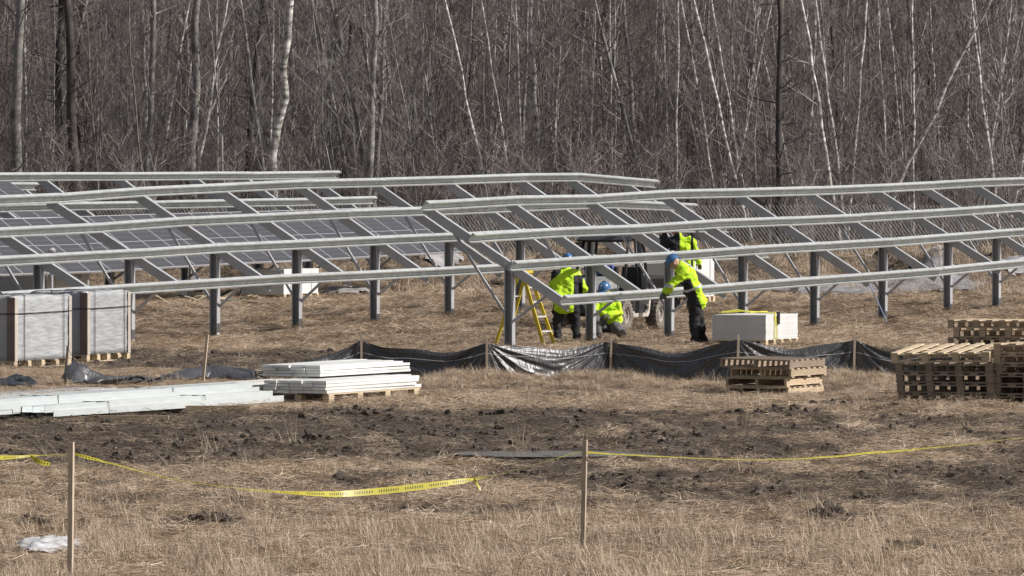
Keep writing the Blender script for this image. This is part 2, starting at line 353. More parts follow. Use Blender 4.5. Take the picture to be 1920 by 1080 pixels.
# mud clods
def clod_mesh(seed):
    bm = bmesh.new(); bmesh.ops.create_icosphere(bm, subdivisions=2, radius=.06); r = random.Random(seed)
    for v_ in bm.verts: v_.co = v_.co*(1+r.uniform(-.38, .45)); v_.co.z *= .65
    me = bpy.data.meshes.new('clod'); bm.to_mesh(me); bm.free(); me.materials.append(M['clod']); return me
clods = [clod_mesh(i) for i in range(5)]
x, d = points(16000, 60, 140, lambda x, d: np.clip(mudmask(x, d)*1.2-.5, 0, .8)*(.06+sst(.48, .66, fbm(x/.9, d/1.6, 99)))*pud(x, d)); scat_ground('mud_clods', x, d, clods, .3, 1.25, .5, .0)
cx = []; cd = []
for i in (15, 16, 17, 18, 19, 20, 21, 22, 24, 25, 26, 28, 29):
    a, b, hh, hr = HP[i]; n = 26; cx.append(a+rng.normal(0, hr*.45, n)); cd.append(b+rng.normal(0, hr*.5, n))
scat_ground('turned_mud', np.concatenate(cx), np.concatenate(cd), clods, .5, 1.3, .5, .0)

# puddle
def sheet_patch(name, cx, cd, rx, rd, fn, m, step=.06, edge=.3, thr=.0, kind='stuff', label=None, cat=None):
    xs = np.arange(cx-rx*1.3, cx+rx*1.3, step); dsx = np.arange(cd-rd*1.3, cd+rd*1.3, step*2); Xg, Dg = np.meshgrid(xs, dsx)
    q = 1-((Xg-cx)/rx)**2-((Dg-cd)/rd)**2+edge*2*(fbm(Xg/.5, Dg/1.0, 7)-.5); Z = fn(Xg, Dg, np.clip(q, 0, 1))
    n, k = Xg.shape; keep = q > thr; vs = np.stack([Xg, Dg, Z], -1).reshape(-1, 3); fs = []
    kk = keep[:-1, :-1] & keep[1:, 1:] & keep[1:, :-1] & keep[:-1, 1:]
    for i, j in zip(*np.nonzero(kk)): a = int(i*k+j); fs.append((a, a+1, a+1+k, a+k))
    used = sorted({i for q_ in fs for i in q_}); mp = {a: b for b, a in enumerate(used)}
    mb = MB(); mb.add([vs[i] for i in used], [tuple(mp[i] for i in q_) for q_ in fs]); o = mb.obj(name, m, smooth=True); tag(o, label, cat, kind=kind); return o
sheet_patch('puddle', .45, 84.6, 1.25, 1.0, lambda x, d, q: x*0+.022, M['water'], kind='structure')
# snow: a small patch in front, grey banks along the berm
gx, gd = GP(98, 1024)[:2]
sheet_patch('snow_patch', gx, gd, .31, 1.25, lambda x, d, q: ground(x, d)+.06*q**.5+.06*(fbm(x/.06, d/.10, 3, 3)-.4), M['snow'], .025, .35, label='small patch of old snow in the grass behind the nearest stake', cat='snow', kind=None)
for (a, b, rx, rd, mm_) in [(830, 515, .6, 3, 'snowd'), (760, 512, .6, 3, 'snowd'), (655, 530, .7, 3, 'snowd'), (1570, 528, 1.7, 4, 'snowd'), (1720, 524, 1.6, 4, 'snowd'), (1900, 512, 1.1, 4, 'snow'), (340, 525, .8, 3, 'snowd'), (1740, 510, .5, 2.5, 'snow'), (1660, 505, .6, 3, 'snow')]:
    px_, pd_ = bisect_ground(a, b+22); pd_ = min(max(pd_, 172), 196); px_ = (a-960)/F*pd_
    sheet_patch('melting_snow', px_, pd_, rx, rd, lambda x, d, q: ground(x, d)+.02+.16*q**.6*(.5+fbm(x/.5, d/.7, 4, 3)), M[mm_], .12, .7)
def scat_patch(): pass
# dead brush and weeds on the berm
x, d = points(5200, 172, 214, lambda x, d: .10+.75*sst(.5, .62, fbm(x/.9, d/2, 12))); scat_ground('berm_weeds', x, d, tuft, 1.0, 2.1)

# ------------------------------------------------------------------ wood: trees and brush
def branchy(mb, r, p, d, L, rad, depth, mi=1, dens=1.0, droop=.0, seg=4):
    pts = [p]; rads = [rad]; q = p.copy(); dd = d.copy()
    for i in range(seg):
        dd = (dd+Vector((r.uniform(-.22, .22), r.uniform(-.22, .22), r.uniform(-.08, .2)-droop))).normalized(); q = q+dd*L/seg; pts.append(q.copy()); rads.append(max(rad*(1-.75*(i+1)/seg), .0025))
    mb.tube(pts, rads, 3, mi, cap=False)
    if depth <= 0: return
    nb = int((4 if depth > 1 else 5)*dens*min(1.4, .6+L/1.6))
    for _ in range(nb):
        t = r.uniform(.25, 1)*seg; i = min(int(t), seg-1); b = pts[i].lerp(pts[i+1], t-i)
        ax = (pts[i+1]-pts[i]).normalized(); o = Vector((r.uniform(-1, 1), r.uniform(-1, 1), r.uniform(-.5, 1))).normalized()
        nd = (ax*.8+o*.75).normalized(); branchy(mb, r, b, nd, L*r.uniform(.32, .6), max(rads[i]*.55, .004), depth-1, mi, dens, droop, 3 if depth > 1 else 2)
def tree_meshes(seed, Ht, r0, kind):
    r = random.Random(seed); n = 16; pts = []; p = Vector((0, 0, -.4)); w = Vector((0, 0, 0))
    for i in range(n+1):
        t = i/n; pts.append(Vector((w.x, w.y, -.4+t*(Ht+.4)))); w += Vector((r.uniform(-.09, .09), r.uniform(-.09, .09), 0))*(.6 if kind == 'dark' else 1.0)
    rads = [r0*(1.25 if i == 0 else 1)*(1-.72*(i/n)**1.1) for i in range(n+1)]
    tr = MB(); tr.tube(pts, rads, 9, 0); tm = tr.mesh('trunk', M[{'birch': 'bark_white', 'aspen': 'bark_grey', 'dark': 'bark_dark'}[kind]], True)
    br = MB()
    nb = {'birch': 34, 'aspen': 40, 'dark': 60}[kind]
    for _ in range(nb):
        t = r.uniform(.06, 1)**(.8 if kind == 'dark' else .65); z = t*Ht*.97; i = min(int(t*n), n-1); b = pts[i].lerp(pts[i+1], t*n-i)
        a = r.uniform(0, 6.283); el = R(r.uniform(-5, 25) if kind == 'dark' else r.uniform(25, 62))
        dd = Vector((math.cos(a)*math.cos(el), math.sin(a)*math.cos(el), math.sin(el))); L = (1.5 if kind == 'dark' else 2.3)*r.uniform(.4, 1)*(1-.45*t)*(.75+r0*2)
        branchy(br, r, b, dd, L, min(.032, r0*.28)*(1-.4*t), 2, 0, .9, seg=4)
    bm_ = br.mesh('branches', M['bark_dark' if kind == 'dark' else 'twig'], False)
    return tm, bm_
TV = {'birch': [tree_meshes(100+i, 14, .085, 'birch') for i in range(4)], 'aspen': [tree_meshes(200+i, 15, .15, 'aspen') for i in range(4)], 'dark': [tree_meshes(300+i, 15, .12, 'dark') for i in range(3)]}
R0 = {'birch': .085, 'aspen': .15, 'dark': .12}
def tree(px_top, px_bot, wpx, kind, dd, label, group=None, forks=None):
    s = F/dd; X_ = (px_bot-960)/F*dd; lean = math.atan((px_top-px_bot)/320.0); zb = gz(X_, dd)
    # base is below row 320; carry the lean down to the ground
    zr = H+3/s; X0 = X_-math.tan(lean)*(zr-zb)
    root = empty({'birch': 'birch_tree', 'aspen': 'aspen_tree', 'dark': 'conifer_trunk'}[kind], (X0, dd, zb), label=label, cat='tree', group=group, rot=(random.uniform(-.03, .03), lean, 0))
    tm, bm_ = random.choice(TV[kind]); rz = random.uniform(0, 6.28); k = wpx*1.12/s/2/R0[kind]
    t = link('trunk', tm, root); t.rotation_euler = (0, 0, rz); t.scale = (k, k, 1)
    b = link('branches', bm_, root); b['kind'] = 'stuff'; b.rotation_euler = (0, 0, rz); b.scale = (1, 1, 1)
    return root
named = [ # x at top edge, x at row 320, width px, kind, distance, label
 (30, 22, 22, 'aspen', 224, 'thick grey trunk nearest the left edge of the photo'),
 (47, 50, 7, 'birch', 236, 'thin pale stem just right of the thick grey trunk at the left edge'),
 (104, 136, 21, 'dark', 222, 'thick dark trunk leaning left, left one of the dark pair'),
 (128, 118, 18, 'dark', 227, 'straight dark trunk crossing the leaning dark trunk, right one of the pair'),
 (158, 150, 9, 'dark', 232, 'narrow dark trunk right of the dark pair'),
 (288, 270, 14, 'aspen', 224, 'mottled grey trunk above the left end of the racking'),
 (262, 278, 7, 'birch', 240, 'slim pale stem leaning right beside the mottled grey trunk'),
 (368, 296, 7, 'birch', 228, 'bright white birch leaning strongly right towards its top, left of the straight thick grey trunk'),
 (372, 365, 19, 'aspen', 226, 'straight thick grey trunk between two leaning white birches'),
 (418, 366, 7, 'birch', 223, 'bright white birch leaning right, right of the straight thick grey trunk'),
 (446, 496, 8, 'aspen', 226, 'slim grey trunk leaning left with forks high up'),
 (500, 466, 9, 'dark', 232, 'crooked dark trunk leaning right beside the leaning slim grey trunk'),
 (534, 515, 17, 'birch', 222, 'thickest pale birch trunk, with peeling white bark in the left half'),
 (556, 556, 6, 'birch', 236, 'thin straight white stem right of the thickest pale birch'),
 (592, 588, 6, 'birch', 244, 'thin white stem between the thick pale birch and the grey pair'),
 (622, 684, 9, 'aspen', 226, 'grey trunk leaning left across the grey group'),
 (652, 641, 11, 'dark', 236, 'dark trunk at the left of the grey group'),
 (692, 690, 14, 'aspen', 224, 'tall grey trunk in the middle of the grey group'),
 (727, 702, 11, 'aspen', 226, 'grey trunk leaning right at the right of the grey group'),
 (765, 790, 10, 'aspen', 232, 'pale topped grey trunk right of the grey group'),
 (838, 902, 6, 'birch', 223, 'slender white birch leaning left above the middle of the racking'),
 (903, 952, 5, 'birch', 226, 'second slender white birch leaning left, right of a matching one'),
 (1008, 1016, 10, 'birch', 228, 'straight pale birch trunk standing alone near the middle'),
 (1056, 1036, 4, 'birch', 226, 'very thin pinkish stem leaning right next to the lone pale birch'),
 (1120, 1196, 8, 'aspen', 226, 'brown grey leaning trunk with a wide fork above the workers'),
 (1170, 1199, 10, 'aspen', 234, 'broad dim trunk behind the forked leaning trunk'),
 (1277, 1272, 5, 'birch', 226, 'thin vertical grey birch above the worker by the post'),
 (1288, 1376, 7, 'birch', 223, 'white birch leaning left, first of the leaning pair'),
 (1330, 1386, 6, 'birch', 227, 'white birch leaning left, second of the leaning pair'),
 (1360, 1392, 5, 'birch', 236, 'faint white stem leaning left behind the leaning pair'),
 (1398, 1405, 12, 'aspen', 240, 'dim grey trunk left of the blackest trunk'),
 (1452, 1459, 13, 'dark', 221, 'blackest straight conifer trunk of the wood edge'),
 (1466, 1448, 6, 'birch', 236, 'pale stem half hidden by the blackest trunk'),
 (1500, 1549, 8, 'birch', 222, 'bright white birch leaning left, right of the blackest trunk'),
 (1530, 1510, 7, 'birch', 232, 'pale birch leaning right between two bright white ones'),
 (1540, 1571, 7, 'birch', 224, 'bright white birch, right hand one of the two beyond the blackest trunk'),
 (1586, 1574, 5, 'birch', 240, 'thin pale stem right of the two bright white birches'),
 (1628, 1600, 7, 'birch', 226, 'white birch leaning right with a bright lower stem'),
 (1640, 1659, 5, 'birch', 229, 'thin white birch standing nearly straight, right of one leaning right'),
 (1748, 1750, 12, 'dark', 240, 'dim dark trunk behind the long leaning birch'),
 (1850, 1700, 9, 'birch', 222, 'long white birch leaning farthest to the right'),
 (1815, 1862, 7, 'birch', 224, 'white birch leaning left near the right edge'),
 (1843, 1905, 5, 'aspen', 228, 'thin bent grey stem leaning left near the right edge'),
 (1872, 1888, 6, 'birch', 238, 'faint white stem close to the right edge'),
 (1908, 1912, 12, 'dark', 236, 'dark trunk at the right edge'),
]
for t in named: tree(*t[:5], t[5])
rt = random.Random(5)
for i in range(120):
    dd = rt.uniform(230, 292); px = -60+ (i+rt.random())/120*2040; kind = rt.choice(['birch', 'birch', 'aspen', 'aspen', 'aspen', 'dark'])
    w_ = {'birch': rt.uniform(3, 6), 'aspen': rt.uniform(5, 11), 'dark': rt.uniform(4, 9)}[kind]
    tree(px+rt.gauss(0, 34), px, w_, kind, dd, {'birch': 'one of the thin pale birch stems deep in the wood', 'aspen': 'one of the dim grey trunks deep in the wood', 'dark': 'one of the dim dark trunks deep in the wood'}[kind],
         {'birch': 'thin birches deep in the wood', 'aspen': 'grey trunks deep in the wood', 'dark': 'dark trunks deep in the wood'}[kind])
for i in range(48):
    px = (900+rt.random()*1060) if i < 34 else rt.random()*900
    tree(px+rt.gauss(6, 40), px, rt.uniform(3.6, 6.0), 'birch', rt.uniform(224, 248), 'one of the slim white birches along the front of the wood', 'slim birches along the front of the wood')
def sapling(seed, Ht, m, nb, r0=.028, L0=1.5):
    r = random.Random(seed); mb = MB(); n = 8; w = Vector((0, 0, 0)); pts = []
    for i in range(n+1): pts.append(Vector((w.x, w.y, i/n*Ht-.2))); w += Vector((r.uniform(-.16, .16), r.uniform(-.16, .16), 0))
    mb.tube(pts, [r0*(1-.8*i/n) for i in range(n+1)], 4, 0, cap=False)
    for _ in range(nb):
        t = r.uniform(.03, 1); i = min(int(t*n), n-1); b = pts[i].lerp(pts[i+1], t*n-i); a = r.uniform(0, 6.283); el = R(r.uniform(20, 70))
        branchy(mb, r, b, Vector((math.cos(a)*math.cos(el), math.sin(a)*math.cos(el), math.sin(el))), L0*r.uniform(.5, 1)*(1-.35*t), .010, 2, 0, .8, seg=3)
    return mb.mesh('sapling', m)
saps = [sapling(400+i, 11, M['twig' if i % 2 else 'twig_red'], 44) for i in range(5)]
shr = [sapling(450+i, 3.4, M['twig'], 26, .016, 1.2) for i in range(4)]
def wood(name, n, d0, d1, meshes, smin, smax, tilt=.06):
    dd = d0+(d1-d0)*rng.random(n); xx = (rng.random(n)*2-1)*(960/F*dd*1.12+1.5); z = zbase(xx, dd)-.05; s = smin+(smax-smin)*rng.random(n)
    scatter(name, np.stack([xx, dd, z], 1), np.stack([rng.normal(0, tilt, n), rng.normal(0, tilt, n), rng.random(n)*6.28], 1), np.stack([s, s, s], 1), meshes)
pale = [sapling(480+i, 10, M['bark_grey' if i % 2 else 'twig'], 26, .04, 2.6) for i in range(4)]
wood('pale_branching_saplings', 150, 221, 262, pale, .8, 1.25, .12)
wood('sapling_thicket', 900, 226, 300, saps, .85, 1.25)
wood('brushwood', 1100, 217, 262, shr, .6, 1.25, .15)
wood('hillside_wood', 1300, 296, 470, saps, 1.1, 1.7)

# ------------------------------------------------------------------ chain-link fence
def chain_fence():
    x0, x1, dF = -17.5, 17.5, 212.0; top = 2.36
    root = empty('chain_link_fence', (0, dF, zbase(0, dF)), label='long grey chain link fence standing between the field and the wood', cat='fence')
    g0 = float(zbase(0, dF)); mb = MB(); pitch = .105; hgt = top-g0; n = int((x1-x0+hgt*2)/pitch)
    for sgn in (1, -1):
        for i in range(n):
            a = x0-hgt+i*pitch; b = a+hgt*.72
            if sgn < 0: a, b = b, a
            mb.tube([(a, .004*sgn, 0), (b, .004*sgn, hgt)], .0040, 3, cap=False)
    mb.obj('chain_link_mesh', M['wire'], root)
    for i in range(12):
        px = x0+.6+i*3.06; p = MB(); p.tube([(px, .04, -.3), (px, .04, hgt+.03)], .03, 8); p.obj('fence_post', M['wire'], root)
chain_fence()

# ------------------------------------------------------------------ racking rows
def cprof(h, fl, lip=.02, t=.006):
    """C outline in (flange direction, height), web at 0, open towards +flange"""
    a, b = -h/2, h/2
    return [(0, a), (fl, a), (fl, a+lip), (fl-t, a+lip), (fl-t, a+t), (t, a+t), (t, b-t), (fl-t, b-t), (fl-t, b-lip), (fl, b-lip), (fl, b), (0, b)]
RAIL = cprof(.185, .085, .028, .007); RAFT = cprof(.17, .12, .012, .008); POST = cprof(.165, .15, .02)
FR = [-1.55, -.58, .27, 1.3]
def row(name, P0, frames, label, group, ends=(.35, .6), drop=(), rails=4, clip=None):
    """frames: (t along row, z of top rail, z of bottom rail)"""
    root = empty(name, (P0[0], P0[1], 0), label=label, cat='solar racking', group=group); off = Vector((P0[0], P0[1], 0)); nodes = []
    for t, zt, zb in frames:
        c = off+U3*t; top = c+V3*FR[0]+Vector((0, 0, zt)); bot = c+V3*FR[3]+Vector((0, 0, zb)); e = (bot-top).normalized(); nrm = U3.cross(-e).normalized()
        if nrm.z < 0: nrm = -nrm
        rl = [top.lerp(bot, (f_-FR[0])/(FR[3]-FR[0])) for f_ in FR]; nodes.append((rl, e, nrm, c))
        rc0 = top-nrm*.18-e*.12; rc1 = bot-nrm*.18+e*.04
        MB().ext(rc0-U3*.03, rc1-U3*.03, U3, nrm, RAFT).obj('rafter', M['galv_dark'], root, off=off)
        ph = rc0.lerp(rc1, .53); g = gz(c.x, c.y)
        ptop = Vector((c.x, c.y, ph.z+.02))
        MB().ext(Vector((c.x, c.y, g-.4))-V3*0+U3*.09, ptop+U3*.09, -U3, V3, POST).obj('post', M['galv_dark'], root, off=off)
        MB().box(-.10, .10, .105, .115, -.30, -.06, T=Matrix.Translation(ptop-off) @ Matrix.Rotation(RZ, 4, 'Z')).obj('gusset_plate', M['galv'], root)
        zk = g+.48 if zb < 1.1 else g+.5
        k = Vector((c.x, c.y, zk))+U3*.085
        for f_ in (.16, .86):
            q = rc0.lerp(rc1, f_)+U3*.02
            b = MB(); b.bar(k, q, .045, .05, U3); b.bar(k+U3*.028-V3*.02, q+U3*.028-V3*.02, .006, .045, U3); b.obj('brace', M['brace'], root, off=off)
        MB().tube([k-U3*.03, k+U3*.05], .02, 6).obj('bolt', M['galv'], root, off=off)
    for r_ in range(rails):
        for i in range(-1, len(nodes)):
            if (r_, i) in drop: continue
            if i == -1:
                a = nodes[0][0][r_]; dd = (nodes[1][0][r_]-a).normalized(); p, q = a-dd*ends[0], a; e, nm = nodes[0][1], nodes[0][2]
            elif i == len(nodes)-1:
                a = nodes[i][0][r_]; dd = (a-nodes[i-1][0][r_]).normalized(); p, q = a, a+dd*ends[1]; e, nm = nodes[i][1], nodes[i][2]
            else:
                p, q = nodes[i][0][r_], nodes[i+1][0][r_]; e = (nodes[i][1]+nodes[i+1][1]).normalized(); nm = (nodes[i][2]+nodes[i+1][2]).normalized()
            dv = (q-p).normalized(); e2 = (e-dv*e.dot(dv)).normalized(); n2 = dv.cross(e2).normalized()
            if n2.z < 0: n2 = -n2
            jj = random.uniform(-.004, .004); m_ = MB(); m_.ext(p+n2*jj, q+n2*jj, e2, n2, RAIL)
            m_.obj('purlin', M['galv'], root, off=off)
            if 0 <= i < len(nodes)-1 or i == len(nodes)-1:   # joint strap and cleat at each rafter
                a = nodes[i][0][r_]; s_ = MB(); s_.ext(a+e2*.008-dv*.02-n2*0, a+e2*.008+dv*.015, e2, n2, [(0, -.075), (.004, -.075), (.004, .075), (0, .075)])
                s_.obj('rail_cleat', M['alu'], root, off=off)
    return root, nodes, off
A0 = (-.05, 137.0); B0 = (-7.4, 139.2); C0 = (-7.4-.9208*7.54, 139.2+.39*7.54); D0 = (C0[0]-.9208*7.3, C0[1]+.39*7.3); C0 = (C0[0]*1.038, C0[1]*1.038)
rowA = row('racking_row', A0, [(0, 2.72, .94), (4.06, 2.80, .98), (8.2, 2.81, 1.04), (12.3, 2.90, 1.10), (16.52, 2.92, 1.15), (20.73, 2.95, 1.21), (24.95, 3.0, 1.30), (28.24, 3.05, 1.37), (31.62, 3.11, 1.43), (35.5, 3.15, 1.48)],
    'bare galvanised racking row on the right whose near end the workers stand at', 'rows of solar racking in the field', (.55, .8))
rowB = row('racking_row', B0, [(-7.8, 2.74, 1.08), (-3.9, 2.79, 1.13), (0, 2.85, 1.18), (3.85, 2.97, 1.23), (7.75, 3.04, 1.25), (11.63, 3.11, 1.28), (15.53, 3.14, 1.32), (19.42, 3.18, 1.37), (23.46, 3.23, 1.41), (26.43, 3.24, 1.43), (29.73, 3.13, 1.45)],
    'bare galvanised racking row entering from the left edge, posts standing behind the wrapped crates', 'rows of solar racking in the field', (.3, 1.5))
Cf = [(3.4, 3.22, 1.32), (7.12, 3.24, 1.33), (10.78, 3.25, 1.34), (14.48, 3.26, 1.39), (18.3, 3.26, 1.43), (22.12, 3.27, 1.46), (24.81, 3.27, 1.49), (28.46, 3.29, 1.53)]
Cf = [(a*1.038, H-(H-b)*1.038, H-(H-c_)*1.038) for a, b, c_ in Cf]
rowC = row('racking_row', C0, Cf, 'racking row behind with dark solar panels on its lower half only', 'rows of solar racking in the field', (.3, 1.3))
Df = [(t, 3.0+.003*i, 1.22+.01*i) for i, t in enumerate([8.0, 12, 16, 20, 24, 28.0])]
rowD = row('racking_row', D0, Df, 'farthest racking row at the left edge, fully covered with solar panels', 'rows of solar racking in the field', (.3, .5))

M['pframe'] = mat('panel_frame_aluminium', (.44, .44, .455), .45, .2, .05, 3)
def panel_mats():
    m = bpy.data.materials.new('solar_cells'); m.use_nodes = True; n = m.node_tree; p = n.nodes['Principled BSDF']
    tc = n.nodes.new('ShaderNodeTexCoord'); sp = n.nodes.new('ShaderNodeSeparateXYZ'); n.links.new(tc.outputs['Object'], sp.inputs[0])
    def line(out, per, wd):
        a = n.nodes.new('ShaderNodeMath'); a.operation = 'DIVIDE'; a.inputs[1].default_value = per; n.links.new(out, a.inputs[0])
        b = n.nodes.new('ShaderNodeMath'); b.operation = 'FRACT'; n.links.new(a.outputs[0], b.inputs[0])
        c = n.nodes.new('ShaderNodeMath'); c.operation = 'LESS_THAN'; c.inputs[1].default_value = wd/per; n.links.new(b.outputs[0], c.inputs[0]); return c.outputs[0]
    l1 = line(sp.outputs[0], .168, .004); l2 = line(sp.outputs[1], .168, .010)
    mx = n.nodes.new('ShaderNodeMath'); mx.operation = 'MAXIMUM'; n.links.new(l1, mx.inputs[0]); n.links.new(l2, mx.inputs[1])
    c = n.nodes.new('ShaderNodeMixRGB'); c.inputs[1].default_value = (.060, .057, .062, 1); c.inputs[2].default_value = (.15, .148, .15, 1); n.links.new(mx.outputs[0], c.inputs[0])
    n.links.new(c.outputs[0], p.inputs['Base Color']); p.inputs['Roughness'].default_value = .34; p.inputs['Specular IOR Level'].default_value = .6
    return m
M['cell'] = panel_mats()
PW, PL = 1.045, 2.03
gm = MB(); gm.box(-PW/2+.02, PW/2-.02, -PL/2+.02, -.008, 0, .030); gm.box(-PW/2+.02, PW/2-.02, .008, PL/2-.02, 0, .030); gm.box(-PW/2+.02, PW/2-.02, -.0078, .0078, 0, .0305, 1)
fm = MB()
for a in (-1, 1): fm.box(min(a*(PW/2-.02), a*PW/2), max(a*(PW/2-.02), a*PW/2), -PL/2, PL/2, -.008, .034)
for a in (-1, 1): fm.box(-PW/2+.0202, PW/2-.0202, min(a*(PL/2-.02), a*PL/2), max(a*(PL/2-.02), a*PL/2), -.008, .034)
pane_me = gm.mesh('solar_panel', [M['cell'], M['pframe']]); frame_me = fm.mesh('panel_frame', M['pframe'])
def panels(rw, frames, t0, t1, tiers):
    root, nodes, off = rw; ts = [f_[0] for f_ in frames]; t = t0
    while t < t1:
        tm = t+PW/2
        i = max(0, min(len(ts)-2, next((k for k in range(len(ts)-1) if tm < ts[k+1]), len(ts)-2)))
        a = (tm-ts[i])/(ts[i+1]-ts[i]); top = nodes[i][0][0].lerp(nodes[i+1][0][0], a); bot = nodes[i][0][3].lerp(nodes[i+1][0][3], a)
        dv = (nodes[i+1][0][3]-nodes[i][0][3]).normalized(); e = (bot-top).normalized(); e = (e-dv*e.dot(dv)).normalized(); nm = dv.cross(-e).normalized()
        if nm.z < 0: nm = -nm
        for tr in tiers:
            c = (bot+e*.38-e*PL/2) if tr == 0 else (bot+e*.38-e*(PL*1.5+.02))
            c = c+nm*.115-off
            X_ = dv; Y_ = nm.cross(dv); m4 = Matrix(((X_.x, Y_.x, nm.x, c.x), (X_.y, Y_.y, nm.y, c.y), (X_.z, Y_.z, nm.z, c.z), (0, 0, 0, 1)))
            o = link('solar_panel', pane_me, root, mw=m4); link('panel_frame', frame_me, o)
        t += PW+.02
panels(rowC, Cf, 3.2, 31.0, (0,)); panels(rowD, Df, 12, 26.2, (0, 1))

# ------------------------------------------------------------------ wrapped crates of panels
def pallet_under(root, w, l, hgt=.13, m='wood'):
    for i in range(5):
        y = -l/2+(l-.12)*i/4; MB().box(-w/2, w/2, y, y+.12, hgt-.022, hgt).obj('deck_board', M[m], root)
    for x_ in (-w/2, -.06, w/2-.12):
        for y_ in (-l/2, -l/4-.02, -.06, l/4-.05, l/2-.13): MB().box(x_+.003, x_+.117, y_+.003, y_+.127, .02, hgt-.0222).obj('block', M[m], root)
        MB().box(x_, x_+.12, -l/2, l/2, 0, .0198).obj('bottom_board', M[m], root)
def crate(px, py, w, l, hgt, label, group, style):
    """px,py: the nearest bottom corner in the photo"""
    g = GP(px, py); c = g-V3*(w/2)+U3*(l/2); z = gz(c.x, c.y)
    root = empty('panel_crate', (c.x, c.y, min(z, g.z)+.0), RZ, label, 'crate', group); ph = .13
    pallet_under(root, w+.02, l+.04, ph, 'wood_new')
    if style == 'wrapped':
        bm = bmesh.new(); bmesh.ops.create_cube(bm, size=1); bmesh.ops.subdivide_edges(bm, edges=bm.edges[:], cuts=11, use_grid_fill=True); r = random.Random(px)
        for v_ in bm.verts:
            v_.co.x *= w; v_.co.y *= l; v_.co.z = (v_.co.z+.5)*(hgt-ph)+ph
            k = .009; v_.co += Vector((r.uniform(-k, k), r.uniform(-k, k), r.uniform(-k, k)*(2.6 if v_.co.z > hgt-.02 else 0)))
        me = bpy.data.meshes.new('wrapped_carton'); bm.to_mesh(me); bm.free(); me.materials.append(M['wrap']); me.materials.append(M['carton_side'])
        for p in me.polygons: p.use_smooth = True; p.material_index = 1 if p.center.y < -l/2+.03 else 0
        link('wrapped_carton', me, root)
        for sx in (-1, 1):
            for sy in (-1, 1):
                b = MB(); b.box(min(sx*(w/2+.012), sx*(w/2-.13)), max(sx*(w/2+.012), sx*(w/2-.13)), sy*(l/2+.016)-.004, sy*(l/2+.016)+.004, ph, hgt-.02)
                b.obj('corner_board', M['corner'], root)
                b = MB(); b.box(sx*(w/2+.016)-.004, sx*(w/2+.016)+.004, min(sy*(l/2+.012), sy*(l/2-.09)), max(sy*(l/2+.012), sy*(l/2-.09)), ph, hgt-.02)
                b.obj('corner_board', M['corner_pale'] if sx > 0 else M['corner'], root)
        def strap_loop(axis, at):
            k = .024; b = MB()
            if axis == 'z': pts = [(-w/2-k, -l/2-k, at), (w/2+k, -l/2-k, at+.01), (w/2+k, l/2+k, at+.03), (-w/2-k, l/2+k, at), (-w/2-k, -l/2-k, at)]
            elif axis == 'x': pts = [(at, -l/2-k, ph-.02), (at, -l/2-k, hgt+.016), (at, l/2+k, hgt+.016), (at, l/2+k, ph-.02)]
            else: pts = [(-w/2-k, at, ph-.02), (-w/2-k, at, hgt+.016), (w/2+k, at, hgt+.016), (w/2+k, at, ph-.02)]
            b.tube(pts, .0085, 4); b.obj('strap', M['blackpl'], root)
        strap_loop('z', hgt*.75); strap_loop('x', -.12*w); strap_loop('y', -.34*l); strap_loop('y', .36*l)
    else:
        n = int((hgt-ph)/.037)       # a stack of panels with white corner blocks, each layer on its own
        lay = MB(); lay.box(-w/2, w/2, -l/2, l/2, 0, .032); lm = lay.mesh('panel_layer', M['carton'])
        for i in range(n):
            o = link('panel_layer', lm, root, loc=(random.uniform(-.004, .004), random.uniform(-.004, .004), ph+i*.037)); o['kind'] = 'stuff' if False else 'part' if False else ''
            del o['kind']
        side = MB(); side.box(-w/2+.012, w/2-.012, -l/2+.012, l/2-.012, ph, ph+n*.037-.006); side.obj('stack_core', M['carton'], root)
    return root
gW = 'shrink wrapped crates beside the racking'
crate(27, 688, 1.1, 2.15, 1.24, 'tall grey shrink wrapped crate on a pallet at the left edge, nearest the camera', gW, 'wrapped')
crate(163, 678, 1.1, 1.70, 1.24, 'tall grey shrink wrapped crate on a pallet, right of the nearest crate', gW, 'wrapped')
cr = crate(532, 563, 1.1, 1.9, .62, 'low white crate on a pallet beyond the left racking posts', 'white crates of panels', 'plain')
def carton(px, py, w, l, hgt, label):
    g = GP(px, py); c = g-V3*(w/2)+U3*(l/2); root = empty('panel_crate', (c.x, c.y, g.z), RZ, label, 'crate', 'white crates of panels')
    pallet_under(root, w+.04, l+.04, .13, 'wood_new')
    MB().box(-w/2, w/2, -l/2, l/2, .13, hgt).obj('carton', M['carton'], root); MB().box(-w/2-.012, w/2+.012, -l/2-.012, l/2+.012, hgt-.14, hgt+.006).obj('carton_lid', M['carton'], root)
    for y_ in (-l*.3, l*.3): MB().box(-w/2-.016, w/2+.016, y_-.008, y_+.008, .1, hgt+.010).obj('strap', M['alu'], root)
    return root
for ch in list(cr.children): bpy.data.objects.remove(ch)
bpy.data.objects.remove(cr)
carton(532, 562, 1.08, 1.9, .70, 'low white crate on a pallet beyond the left racking posts')
carton(1298, 571, 1.1, 1.35, 1.16, 'tall white crate on a pallet behind the worker leaning on the rail')
carton(88, 575, 1.3, 2.0, .85, 'white crate with a cut off corner under the far left racking')
near = crate(1436, 650, 1.1, 1.72, .62, 'stack of flat solar panels with a loose yellow strap behind the silt fence', None, 'stack')
sb = MB(); sb.tube([(.57, -.45, .15), (.575, -.43, .4), (.57, -.42, .64), (.3, -.40, .65), (-.1, -.3, .67), (-.45, -.38, .65)], .014, 4); sb.tube([(.575, -.33, .14), (.59, -.37, .3), (.57, -.40, .64)], .014, 4); sb.tube([(-.5, -.5, .645), (-.2, -.42, .69), (.1, -.5, .65), (.35, -.25, .66)], .016, 4)
sb.obj('loose_strap', M['yellowpl'], near)
